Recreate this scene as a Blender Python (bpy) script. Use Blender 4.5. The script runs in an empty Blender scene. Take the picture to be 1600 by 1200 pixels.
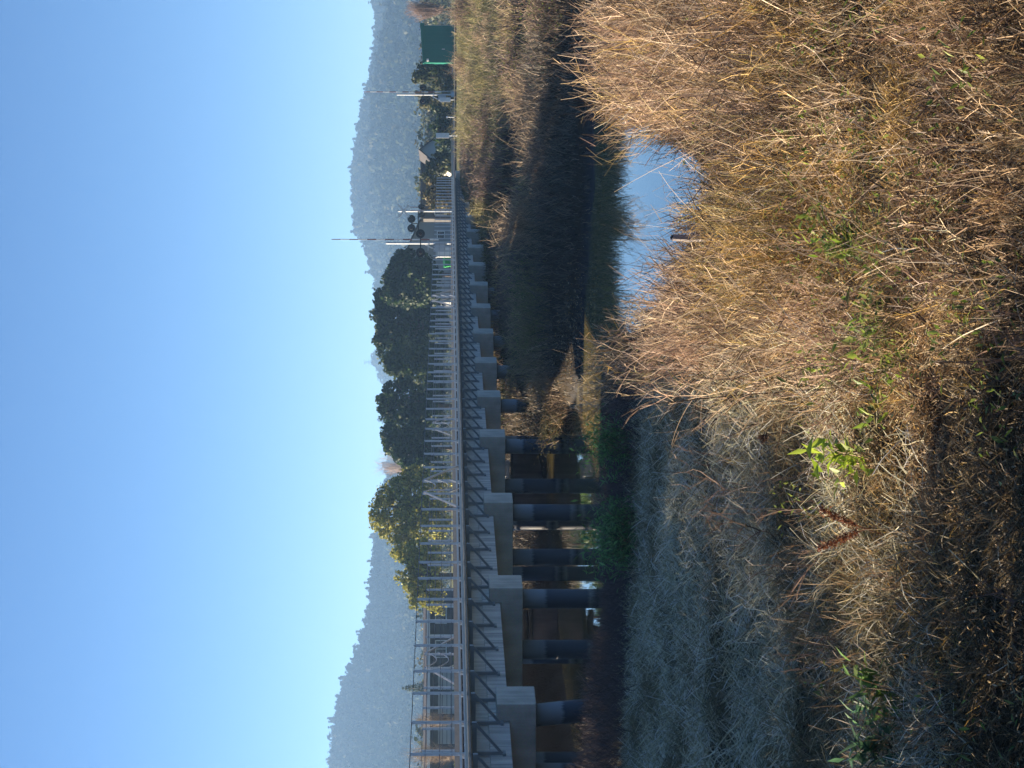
import bpy, math, random
import numpy as np
from mathutils import Vector, Matrix

rng = np.random.default_rng(7)
random.seed(7)
SC = bpy.context.scene
COL = SC.collection
R = math.radians

# ------------------------------------------------------------------ camera model
E = 3.45                      # eye height above the creek
FPX = 3560.0                  # focal length in photo pixels (long side 1600)
TH = math.atan(100 / FPX)     # the camera looks down a little

def at_y(u, v, y):
    """point at depth y seen at upright photo pixel u (right), v (down)"""
    a = (u - 600) / FPX; b = (v - 800) / FPX
    c, s = math.cos(TH), math.sin(TH)
    dy = c - b * s; dz = -s - b * c
    k = y / dy
    return Vector((a * k, y, E + dz * k))

def at_z(u, v, z):
    p = at_y(u, v, 1.0)
    k = (z - E) / (p.z - E)
    return Vector((p.x * k, k, z))

# ------------------------------------------------------------------ noise
_tab = rng.random((256, 256))
def vnoise(x, y, sc=1.0, seed=0):
    x = np.asarray(x, float) * sc + seed * 17.3; y = np.asarray(y, float) * sc + seed * 9.7
    xi = np.floor(x).astype(int); yi = np.floor(y).astype(int)
    fx = x - xi; fy = y - yi
    fx = fx * fx * (3 - 2 * fx); fy = fy * fy * (3 - 2 * fy)
    a = _tab[xi % 256, yi % 256]; b = _tab[(xi + 1) % 256, yi % 256]
    c = _tab[xi % 256, (yi + 1) % 256]; d = _tab[(xi + 1) % 256, (yi + 1) % 256]
    return (a * (1 - fx) + b * fx) * (1 - fy) + (c * (1 - fx) + d * fx) * fy
def fbm(x, y, sc=1.0, seed=0, octs=4):
    r = 0; a = 1; t = 0
    for o in range(octs):
        r = r + a * vnoise(x, y, sc * 2 ** o, seed + o); t += a; a *= .5
    return r / t

# ------------------------------------------------------------------ object helpers
WLOC = {}
def empty(name, loc):
    o = bpy.data.objects.new(name, None); COL.objects.link(o)
    o.location = loc; o.empty_display_size = .3; WLOC[o.name] = Vector(loc); return o

def tag(o, label=None, cat=None, group=None, kind=None):
    if label: o['label'] = label
    if cat: o['category'] = cat
    if group: o['group'] = group
    if kind: o['kind'] = kind
    return o

def thing(name, loc, label, cat, group=None):
    return tag(empty(name, loc), label, cat, group)

def link(name, me, parent=None, origin=None):
    o = bpy.data.objects.new(name, me); COL.objects.link(o)
    w = Vector(origin) if origin is not None else Vector((0, 0, 0))
    if parent is not None:
        o.parent = parent; o.location = w - WLOC[parent.name]
    else:
        o.location = w
    WLOC[o.name] = w
    return o

def np_mesh(name, verts, faces, mat, cols=None, smooth=False):
    """verts (N,3), faces (M,k) all the same k, cols (N,3)"""
    me = bpy.data.meshes.new(name)
    verts = np.ascontiguousarray(verts, np.float32); faces = np.ascontiguousarray(faces, np.int32)
    n, (m, k) = len(verts), faces.shape
    me.vertices.add(n); me.vertices.foreach_set('co', verts.ravel())
    me.loops.add(m * k); me.loops.foreach_set('vertex_index', faces.ravel())
    me.polygons.add(m); me.polygons.foreach_set('loop_start', np.arange(0, m * k, k, dtype=np.int32))
    if smooth: me.polygons.foreach_set('use_smooth', np.ones(m, bool))
    me.update(calc_edges=True)
    if cols is not None:
        at = me.attributes.new('Col', 'FLOAT_COLOR', 'POINT')
        c = np.ones((n, 4), np.float32); c[:, :3] = np.clip(cols, 0, 1)
        at.data.foreach_set('color', c.ravel())
    me.materials.append(mat)
    return me

class MB:
    def __init__(self): self.v = []; self.f = []
    def add(self, vs, fs):
        b = len(self.v); self.v += [Vector(p) for p in vs]; self.f += [[i + b for i in f] for f in fs]
    def hexa(self, p):   # 8 points: bottom 4, top 4
        self.add(p, [(3, 2, 1, 0), (4, 5, 6, 7), (0, 1, 5, 4), (1, 2, 6, 5), (2, 3, 7, 6), (3, 0, 4, 7)])
    def box(self, x0, x1, y0, y1, z0, z1):
        self.hexa([(x0, y0, z0), (x1, y0, z0), (x1, y1, z0), (x0, y1, z0), (x0, y0, z1), (x1, y0, z1), (x1, y1, z1), (x0, y1, z1)])
    def bx(self, t0, t1, s0, s1, z0, z1):      # box in bridge axes
        self.hexa([bp(t0, s0, z0), bp(t0, s1, z0), bp(t1, s1, z0), bp(t1, s0, z0), bp(t0, s0, z1), bp(t0, s1, z1), bp(t1, s1, z1), bp(t1, s0, z1)])
    def tube(self, pts, r, n=8, r1=None, cap=True):
        pts = [Vector(p) for p in pts]; m = len(pts); base = len(self.v)
        for i, p in enumerate(pts):
            a = pts[max(0, i - 1)]; b = pts[min(m - 1, i + 1)]; d = (b - a).normalized()
            ref = Vector((0, 0, 1)) if abs(d.z) < .9 else Vector((1, 0, 0))
            e = d.cross(ref).normalized(); g = d.cross(e)
            rr = r if r1 is None else r + (r1 - r) * i / max(1, m - 1)
            for k in range(n):
                an = 2 * math.pi * k / n; self.v.append(p + e * (rr * math.cos(an)) + g * (rr * math.sin(an)))
        for i in range(m - 1):
            for k in range(n):
                a = base + i * n + k; b = base + i * n + (k + 1) % n
                self.f.append([a, b, b + n, a + n])
        if cap:
            self.f.append([base + k for k in range(n)][::-1]); self.f.append([base + (m - 1) * n + k for k in range(n)])
    def bar(self, p0, p1, w, h):               # rectangular bar from p0 to p1
        p0, p1 = Vector(p0), Vector(p1); d = (p1 - p0).normalized()
        ref = Vector((0, 0, 1)) if abs(d.z) < .95 else BD
        e = d.cross(ref).normalized() * (w / 2); g = e.cross(d).normalized() * (h / 2)
        self.hexa([p0 - e - g, p0 + e - g, p0 + e + g, p0 - e + g, p1 - e - g, p1 + e - g, p1 + e + g, p1 - e + g])
    def disc(self, c, nrm, r, th, n=20):
        nrm = Vector(nrm).normalized(); self.tube([Vector(c) - nrm * th / 2, Vector(c) + nrm * th / 2], r, n)
    def build(self, name, mat, parent=None, origin=(0, 0, 0), smooth=False, bevel=0):
        og = Vector(origin); me = bpy.data.meshes.new(name)
        me.from_pydata([p - og for p in self.v], [], self.f); me.update()
        if smooth:
            me.polygons.foreach_set('use_smooth', [True] * len(me.polygons))
        me.materials.append(mat)
        o = link(name, me, parent, og)
        if bevel:
            m = o.modifiers.new('bevel', 'BEVEL'); m.width = bevel; m.segments = 2; m.limit_method = 'ANGLE'
        return o

# ------------------------------------------------------------------ materials
def newmat(name):
    m = bpy.data.materials.new(name); m.use_nodes = True
    return m, m.node_tree.nodes, m.node_tree.links, m.node_tree.nodes['Principled BSDF']

def plain(name, col, rough=.6, metal=0., var=.25, scale=3., bump=0., spec=.3):
    m, N, L, b = newmat(name)
    tc = N.new('ShaderNodeTexCoord'); no = N.new('ShaderNodeTexNoise'); no.inputs['Scale'].default_value = scale; no.inputs['Detail'].default_value = 6
    L.new(tc.outputs['Object'], no.inputs['Vector'])
    mx = N.new('ShaderNodeMix'); mx.data_type = 'RGBA'
    mx.inputs[6].default_value = (*[c * (1 - var) for c in col], 1); mx.inputs[7].default_value = (*[min(1, c * (1 + var)) for c in col], 1)
    L.new(no.outputs['Fac'], mx.inputs[0]); L.new(mx.outputs[2], b.inputs['Base Color'])
    b.inputs['Roughness'].default_value = rough; b.inputs['Metallic'].default_value = metal
    b.inputs['Specular IOR Level'].default_value = spec
    if bump:
        bm = N.new('ShaderNodeBump'); bm.inputs['Strength'].default_value = bump; bm.inputs['Distance'].default_value = .02
        L.new(no.outputs['Fac'], bm.inputs['Height']); L.new(bm.outputs['Normal'], b.inputs['Normal'])
    return m

def concrete(name, base, stain, streak=1.0, boards=0.):
    m, N, L, b = newmat(name)
    tc = N.new('ShaderNodeTexCoord')
    mp = N.new('ShaderNodeMapping'); mp.inputs['Rotation'].default_value = (0, 0, R(11.08)); mp.inputs['Scale'].default_value = (1, 3.2, .18)
    L.new(tc.outputs['Object'], mp.inputs['Vector'])
    n1 = N.new('ShaderNodeTexNoise'); n1.inputs['Scale'].default_value = 2.2; n1.inputs['Detail'].default_value = 8; n1.inputs['Roughness'].default_value = .65
    L.new(mp.outputs['Vector'], n1.inputs['Vector'])
    n2 = N.new('ShaderNodeTexNoise'); n2.inputs['Scale'].default_value = 1.3; n2.inputs['Detail'].default_value = 7
    L.new(tc.outputs['Object'], n2.inputs['Vector'])
    n3 = N.new('ShaderNodeTexNoise'); n3.inputs['Scale'].default_value = 26; n3.inputs['Detail'].default_value = 4
    L.new(tc.outputs['Object'], n3.inputs['Vector'])
    r1 = N.new('ShaderNodeValToRGB'); r1.color_ramp.elements[0].position = .40; r1.color_ramp.elements[1].position = .66
    r1.color_ramp.elements[0].color = (*stain, 1); r1.color_ramp.elements[1].color = (*base, 1)
    add = N.new('ShaderNodeMath'); add.operation = 'MULTIPLY_ADD'; add.inputs[1].default_value = streak; add.inputs[2].default_value = 0
    L.new(n1.outputs['Fac'], add.inputs[0])
    ad2 = N.new('ShaderNodeMath'); ad2.operation = 'MULTIPLY_ADD'; ad2.inputs[1].default_value = 1.1 - streak; L.new(n2.outputs['Fac'], ad2.inputs[0]); L.new(add.outputs[0], ad2.inputs[2])
    L.new(ad2.outputs[0], r1.inputs['Fac'])
    mx = N.new('ShaderNodeMix'); mx.data_type = 'RGBA'; mx.blend_type = 'MULTIPLY'; mx.inputs[0].default_value = .35
    L.new(r1.outputs['Color'], mx.inputs[6]); L.new(n3.outputs['Color'], mx.inputs[7])
    L.new(mx.outputs[2], b.inputs['Base Color']); b.inputs['Roughness'].default_value = .85; b.inputs['Specular IOR Level'].default_value = .25
    bm = N.new('ShaderNodeBump'); bm.inputs['Strength'].default_value = .25; bm.inputs['Distance'].default_value = .01
    L.new(n3.outputs['Fac'], bm.inputs['Height']); L.new(bm.outputs['Normal'], b.inputs['Normal'])
    return m

def attr_mat(name, rough=.75, transl=0., spec=.2, bump=False):
    m, N, L, b = newmat(name)
    a = N.new('ShaderNodeAttribute'); a.attribute_name = 'Col'
    L.new(a.outputs['Color'], b.inputs['Base Color'])
    b.inputs['Roughness'].default_value = rough; b.inputs['Specular IOR Level'].default_value = spec
    if transl:
        t = N.new('ShaderNodeBsdfTranslucent'); L.new(a.outputs['Color'], t.inputs['Color'])
        mx = N.new('ShaderNodeMixShader'); mx.inputs[0].default_value = transl
        L.new(b.outputs[0], mx.inputs[1]); L.new(t.outputs[0], mx.inputs[2])
        L.new(mx.outputs[0], N['Material Output'].inputs['Surface'])
    if bump:
        tc = N.new('ShaderNodeTexCoord'); no = N.new('ShaderNodeTexNoise'); no.inputs['Scale'].default_value = 9; no.inputs['Detail'].default_value = 10
        L.new(tc.outputs['Object'], no.inputs['Vector'])
        bm = N.new('ShaderNodeBump'); bm.inputs['Strength'].default_value = .7; bm.inputs['Distance'].default_value = .06
        L.new(no.outputs['Fac'], bm.inputs['Height']); L.new(bm.outputs['Normal'], b.inputs['Normal'])
    return m

M = {}
M['cap'] = concrete('cap_concrete', (.78, .75, .67), (.44, .42, .36), .5)
M['girder'] = concrete('girder_concrete', (.80, .78, .73), (.37, .37, .36), .95)
M['panel'] = concrete('panel_concrete', (.75, .73, .67), (.44, .43, .40), .7)
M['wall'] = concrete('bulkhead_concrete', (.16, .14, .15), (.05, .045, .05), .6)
M['steel'] = plain('galvanised_steel', (.46, .48, .50), .42, .45, .2, 4)
M['dark_steel'] = plain('weathered_bracket_steel', (.26, .29, .31), .55, .2, .3, 5)
M['grate'] = plain('walkway_grating', (.16, .17, .18), .6, .4, .3, 8)
M['cable'] = plain('steel_cable', (.14, .15, .16), .5, .6, .1, 8)
M['rail'] = plain('rail_steel', (.22, .17, .14), .4, .7, .3, 6)
M['ballast'] = plain('ballast_stone', (.22, .21, .2), .95, 0, .5, 30, .6)
M['attr'] = attr_mat('ground_soil', .95, 0, .1, True)
M['stem'] = attr_mat('dry_stem', .6, .25, .35)
M['leaf'] = attr_mat('leaf', .5, .42, .4)
M['tree_leaf'] = attr_mat('tree_foliage', .6, .34, .3)
M['wood'] = attr_mat('hill_trees', .8, 0, .1)
M['bark'] = plain('bark', (.10, .075, .055), .9, 0, .35, 9, .5)
M['green_paint'] = plain('green_painted_steel', (.002, .14, .10), .5, .1, .12, 2)
M['green_plastic'] = plain('green_plastic', (.02, .30, .05), .5, 0, .15, 3)
M['white_paint'] = plain('white_paint', (.72, .72, .70), .5, 0, .08, 4)
M['grey_metal'] = plain('grey_cabinet', (.45, .47, .48), .5, .2, .1, 4)
M['black'] = plain('black_paint', (.015, .015, .016), .5, 0, .2, 5)
M['red_paint'] = plain('red_paint', (.27, .12, .10), .5, 0, .15, 5)
M['red_lens'] = plain('red_lens', (.05, .012, .012), .2, 0, .2, 5)
M['sign'] = plain('sign_sheet', (.62, .64, .66), .4, .3, .1, 4)
M['siding'] = plain('grey_siding', (.27, .27, .25), .8, 0, .12, 1.5)
M['cream'] = plain('pale_stucco', (.52, .50, .46), .85, 0, .12, 1.2)
M['roof'] = plain('dark_roof', (.06, .055, .055), .8, 0, .3, 2)
M['dark_wall'] = plain('dark_boards', (.07, .065, .06), .85, 0, .3, 2)
M['fascia'] = plain('white_fascia', (.68, .67, .64), .6, 0, .08, 2)
M['glass'] = plain('window_glass', (.03, .035, .04), .08, 0, .2, 2, 0, .6)
M['timber'] = plain('old_timber', (.045, .04, .038), .9, 0, .4, 6, .5)
M['asphalt'] = plain('asphalt', (.055, .055, .057), .9, 0, .2, 12)

def pile_mat():
    m, N, L, b = newmat('pile_coating')
    tc = N.new('ShaderNodeTexCoord'); sep = N.new('ShaderNodeSeparateXYZ'); L.new(tc.outputs['Object'], sep.inputs[0])
    no = N.new('ShaderNodeTexNoise'); no.inputs['Scale'].default_value = 5; no.inputs['Detail'].default_value = 6
    mp = N.new('ShaderNodeMapping'); mp.inputs['Scale'].default_value = (5, 5, .5); L.new(tc.outputs['Object'], mp.inputs[0]); L.new(mp.outputs[0], no.inputs['Vector'])
    ad = N.new('ShaderNodeMath'); ad.operation = 'MULTIPLY_ADD'; ad.inputs[1].default_value = .18; L.new(no.outputs['Fac'], ad.inputs[0]); L.new(sep.outputs['Z'], ad.inputs[2])
    rp = N.new('ShaderNodeValToRGB'); e = rp.color_ramp.elements
    mr = N.new('ShaderNodeMapRange'); mr.inputs[1].default_value = -2.46; mr.inputs[2].default_value = .19; L.new(ad.outputs[0], mr.inputs[0])
    e[0].position = .0; e[0].color = (.015, .02, .012, 1); e[1].position = 1; e[1].color = (.24, .25, .25, 1)
    for p, c in ((.30, (.02, .025, .018)), (.36, (.20, .20, .19)), (.39, (.05, .06, .075)), (.74, (.035, .045, .065)), (.77, (.24, .255, .27))):
        x = e.new(p); x.color = (*c, 1)
    L.new(mr.outputs[0], rp.inputs[0]); L.new(rp.outputs[0], b.inputs['Base Color']); b.inputs['Roughness'].default_value = .6
    return m
M['pile'] = pile_mat()

def water_mat():
    m, N, L, b = newmat('creek_water')
    b.inputs['Base Color'].default_value = (.27, .22, .075, 1); b.inputs['Roughness'].default_value = .02
    b.inputs['IOR'].default_value = 1.33; b.inputs['Specular IOR Level'].default_value = .5
    tc = N.new('ShaderNodeTexCoord'); mp = N.new('ShaderNodeMapping'); mp.inputs['Scale'].default_value = (2.2, .8, 1)
    L.new(tc.outputs['Object'], mp.inputs[0])
    no = N.new('ShaderNodeTexNoise'); no.inputs['Scale'].default_value = 2.0; no.inputs['Detail'].default_value = 3
    L.new(mp.outputs[0], no.inputs['Vector'])
    bm = N.new('ShaderNodeBump'); bm.inputs['Strength'].default_value = .035; bm.inputs['Distance'].default_value = .02
    L.new(no.outputs['Fac'], bm.inputs['Height']); L.new(bm.outputs[0], b.inputs['Normal'])
    return m
M['water'] = water_mat()

# ------------------------------------------------------------------ terrain
BPHI = math.atan(697 / FPX)
BD = Vector((math.sin(BPHI), math.cos(BPHI), 0)); BN = Vector((math.cos(BPHI), -math.sin(BPHI), 0))
BOFF = 14.34
def bp(t, s, z):
    p = BD * t + BN * (s - BOFF); return Vector((p.x, p.y, z))
def s_of(x, y): return x * BN.x + y * BN.y + BOFF
def t_of(x, y): return x * BD.x + y * BD.y

NX = [-400, -20, -10, -7, -4.2, -1.5, -.3, .3, .8, 1.3, 2.0, 2.7, 3.5, 5, 7, 10, 20, 400]
NY = [58, 58, 57, 50, 47, 47, 46, 44, 38, 33, 29.5, 29.5, 33.5, 36.5, 38, 39, 40, 40]
FX = [-400, -20, -9, -6.8, -5.2, -4.2, -2.2, -1.4, .2, 1.5, 4.5, 9, 20, 400]
FY = [71, 71, 71.2, 71.7, 76, 80, 80.5, 66, 59, 57.6, 53.8, 53, 52, 52]
def terrain(x, y):
    x = np.asarray(x, float); y = np.asarray(y, float)
    wob = (vnoise(x, y, .45, 3) - .5) * 1.2
    dn = np.interp(x, NX, NY) - y + wob; df = y - np.interp(x, FX, FY) + wob
    zn = np.interp(dn, [-8, -2, 0, 1, 4, 12, 16, 25, 36, 60], [-.9, -.5, -.03, .10, .26, .55, .70, .92, 1.28, 2.1])
    zf = np.interp(df, [-8, -2, 0, 1.5, 6, 15, 30, 46, 60, 80, 92, 300], [-.9, -.5, -.03, .32, .62, .80, .92, 1.08, 1.5, 2.5, 2.88, 2.9])
    wn = np.clip((24.5 - y) / 7, 0, 1); wn = wn * wn * (3 - 2 * wn)
    zp = .80 + .05 * np.clip(x, -8, 6) + .012 * (20 - y) + .9 * np.clip((8 - y) / 8, 0, 2)
    zn = zn * (1 - wn) + zp * wn
    z = np.maximum(zn, zf)
    s = s_of(x, y); t = t_of(x, y)
    z = z + 2.0 * np.clip((-s - 6.9) / 1.6, 0, 1) * np.clip(np.maximum(df, dn) / 2, 0, 1) * np.clip((74 - t) / 8, 0, 1) * np.clip((t - 12) / 6, 0, 1)  # levee added behind the bridge to block low sun under the deck
    fill = -.9 + 3.2 * np.clip((-s - 7.0) / 1.4, 0, 1)  # bank raised further here to shut out sun between the piles
    z = np.where((t > 14) & (t < 73) & (s < -7.0) & (s > -30), np.maximum(z, fill), z)
    z = z + np.clip((s - 1.5) / 3, 0, 1) * np.clip(df / 8, 0, 1) * np.clip((75 - df) / 30, 0, 1) * (fbm(x, y, .2, 15, 3) - .5) * 2.3
    z = z + .45 * np.clip(1.3 - np.abs(s + 3) / 5, 0, 1) * np.clip((df - 8) / 6, 0, 1) * np.clip((70 - df) / 20, 0, 1)
    amp = np.clip(np.maximum(dn, df) / 4, 0, 1)
    far = np.clip((150 - y) / 40, .15, 1)
    z = z + amp * far * ((fbm(x, y, .7, 11) - .5) * .26 + (fbm(x, y, 2.6, 21, 3) - .5) * .16)
    z = z + amp * np.clip((34 - y) / 6, 0, 1) * np.clip((y - 10) / 3, 0, 1) * (vnoise(x, y, 5.5, 25) ** 2 - .3) * .11
    return z
def tz(x, y): return float(terrain(x, y))
def ground_at(u, v):
    lo = None
    for y in np.concatenate([np.arange(7, 60, .1), np.arange(60, 400, .5)]):
        p = at_y(u, v, y)
        if p.z <= tz(p.x, y): return Vector((p.x, y, tz(p.x, y)))
    return at_y(u, v, 400)

def build_ground():
    xs = np.concatenate([[-6000, -3500, -2000, -1000, -500, -250, -120, -70], np.arange(-40, -14, 1.), np.arange(-14, 18, .22), np.arange(18, 60, 1.), [70, 120, 250, 500, 1000, 2000, 3500, 6000]])
    ys = np.concatenate([[-400, -100, -40, -15, -5], np.arange(0, 60, .24), np.arange(60, 150, .7), [155, 165, 180, 200, 240, 300, 400, 600, 900, 1400, 2200, 3500, 5000, 7000]])
    X, Y = np.meshgrid(xs, ys); Z = terrain(X, Y)
    V = np.stack([X, Y, Z], -1).reshape(-1, 3); nx = len(xs); ny = len(ys)
    i = np.arange(ny - 1)[:, None] * nx + np.arange(nx - 1)[None]; i = i.ravel()
    F = np.stack([i, i + 1, i + nx + 1, i + nx], -1)
    n = fbm(V[:, 0], V[:, 1], 1.7, 5)[:, None]
    c = np.array([.022, .017, .012]) * (1 - n) * 1.4 + np.array([.055, .04, .022]) * n
    far = np.clip((V[:, 1:2] - 120) / 20, 0, 1)
    c = c * (1 - far) + far * (np.array([.16, .16, .06]) * (.6 + .8 * n))
    sv = s_of(V[:, 0], V[:, 1])[:, None]; tv = t_of(V[:, 0], V[:, 1])[:, None]
    mud = np.clip((-sv - 6.2) / .6, 0, 1) * (sv > -30) * (tv < 74) * (tv > 10); c = c * (1 - mud) + mud * np.array([.016, .013, .010]) * (.5 + n)  # shade painted into the soil colour of the bank behind the bridge
    wet = np.clip((.22 - V[:, 2:3]) / .2, 0, 1)
    c = c * (1 - wet) + wet * np.array([.045, .045, .048])
    me = np_mesh('ground', V, F, M['attr'], c, True)
    tag(link('ground', me), kind='structure')
    w = MB(); w.add([(-300, 20, 0), (300, 20, 0), (300, 95, 0), (-300, 95, 0)], [(0, 1, 2, 3)])
    tag(w.build('creek_water', M['water']), kind='structure')
build_ground()

# ------------------------------------------------------------------ strands (stems, blades, twigs)
class Strands:
    def __init__(self): self.V = []; self.F = []; self.C = []; self.n = 0
    def add(self, P, L, az, lean, bend, w, col, nseg=3, tip=.25, tipcol=None, zig=0.):
        """ribbons: base points P (N,3), length, azimuth, start lean from vertical, extra bend, base width"""
        N = len(P)
        if N == 0: return None
        L, az, lean, bend, w = [np.broadcast_to(np.asarray(a, float), (N,)) for a in (L, az, lean, bend, w)]
        col = np.broadcast_to(np.asarray(col, float), (N, 3))
        tc = col if tipcol is None else np.broadcast_to(np.asarray(tipcol, float), (N, 3))
        p = np.array(P, float); pts = [p.copy()]; tg = []
        for k in range(nseg):
            a = lean + bend * (k + .5) / nseg
            azk = az + (rng.normal(0, zig, N) if zig else 0)
            d = np.stack([np.sin(a) * np.cos(azk), np.sin(a) * np.sin(azk), np.cos(a)], -1)
            p = p + d * (L / nseg)[:, None]; pts.append(p.copy()); tg.append(d)
        tg.append(tg[-1])
        ra = rng.uniform(0, 2 * np.pi, N); rv = np.stack([np.cos(ra), np.sin(ra), rng.normal(0, .3, N)], -1)
        vs = []; cs = []
        for k in range(nseg + 1):
            f = k / nseg; sd = np.cross(tg[k], rv); sd /= np.linalg.norm(sd, axis=1)[:, None] + 1e-9
            ww = (w * (1 - (1 - tip) * f) / 2)[:, None]
            vs += [pts[k] - sd * ww, pts[k] + sd * ww]; cc = col * (1 - f) + tc * f; cs += [cc, cc]
        V = np.stack(vs, 1).reshape(-1, 3); C = np.stack(cs, 1).reshape(-1, 3); K = 2 * (nseg + 1)
        b = self.n + np.arange(N)[:, None] * K
        for k in range(nseg):
            self.F.append(np.concatenate([b + 2 * k, b + 2 * k + 1, b + 2 * k + 3, b + 2 * k + 2], 1))
        self.V.append(V); self.C.append(C); self.n += len(V)
        return np.stack(pts, 1), np.stack(tg, 1)
    def leaves(self, P, L, W, az, pitch, col):
        """pointed leaf blades: two quads each, folded a little"""
        N = len(P)
        if N == 0: return
        L, W, az, pitch = [np.broadcast_to(np.asarray(a, float), (N,)) for a in (L, W, az, pitch)]
        col = np.broadcast_to(np.asarray(col, float), (N, 3))
        d = np.stack([np.cos(pitch) * np.cos(az), np.cos(pitch) * np.sin(az), np.sin(pitch)], -1)
        sd = np.stack([-np.sin(az), np.cos(az), rng.normal(0, .35, N)], -1); sd /= np.linalg.norm(sd, axis=1)[:, None]
        up = np.cross(d, sd)
        l = L[:, None]; h = (W / 2)[:, None]
        a = P; b1 = P + d * l * .4 + sd * h + up * h * .35; b2 = P + d * l * .4 - sd * h + up * h * .35
        m = P + d * l * .5; t = P + d * l - up * l * .06
        V = np.stack([a, b1, m, b2, t], 1).reshape(-1, 3); C = np.repeat(col, 5, 0)
        b = self.n + np.arange(N)[:, None] * 5
        self.F.append(np.concatenate([b, b + 2, b + 4, b + 1], 1)); self.F.append(np.concatenate([b, b + 3, b + 4, b + 2], 1))
        self.V.append(V); self.C.append(C); self.n += len(V)
    def build(self, name, mat, parent=None, origin=(0, 0, 0)):
        V = np.concatenate(self.V) - np.array(origin, float); F = np.concatenate(self.F); C = np.concatenate(self.C)
        return link(name, np_mesh(name, V, F, mat, C), parent, origin)

def pick(pal, n, jit=.22):
    pal = np.array(pal, float); c = pal[rng.integers(0, len(pal), n)]
    return c * (1 + rng.normal(0, jit, (n, 1))).clip(.4, 1.8)

def scatter(n, y0, y1, mask=None, power=1.5, half=.185, pad=.7):
    """points on the ground inside a wedge before the camera, denser nearby"""
    u = rng.random(n); e = 2 - power
    y = (y0 ** e + u * (y1 ** e - y0 ** e)) ** (1 / e)
    x = rng.uniform(-1, 1, n) * (half * y + pad)
    if mask is not None:
        k = mask(x, y); x, y = x[k], y[k]
    return np.stack([x, y, terrain(x, y)], -1)

STRAW = [(.62, .48, .28), (.52, .37, .18), (.45, .33, .19), (.68, .56, .36)]
BROWN = [(.24, .155, .075), (.32, .21, .11), (.14, .09, .05), (.40, .29, .17), (.28, .18, .09)]
PINK = [(.56, .42, .28), (.44, .31, .20), (.64, .51, .36), (.32, .21, .13)]
GOLD = [(.48, .31, .09), (.58, .39, .13), (.36, .22, .06), (.44, .33, .13)]
FROST = [(.72, .68, .47), (.56, .53, .34), (.85, .81, .60), (.28, .25, .14), (.42, .37, .21)]
DARKTW = [(.075, .055, .055), (.11, .08, .075), (.06, .05, .05), (.14, .10, .09)]
GREENS = [(.16, .22, .035), (.22, .28, .05), (.12, .18, .03), (.27, .31, .07)]
SHADE_S = 10.3
near = lambda x, y: np.interp(x, NX, NY) - y

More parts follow.
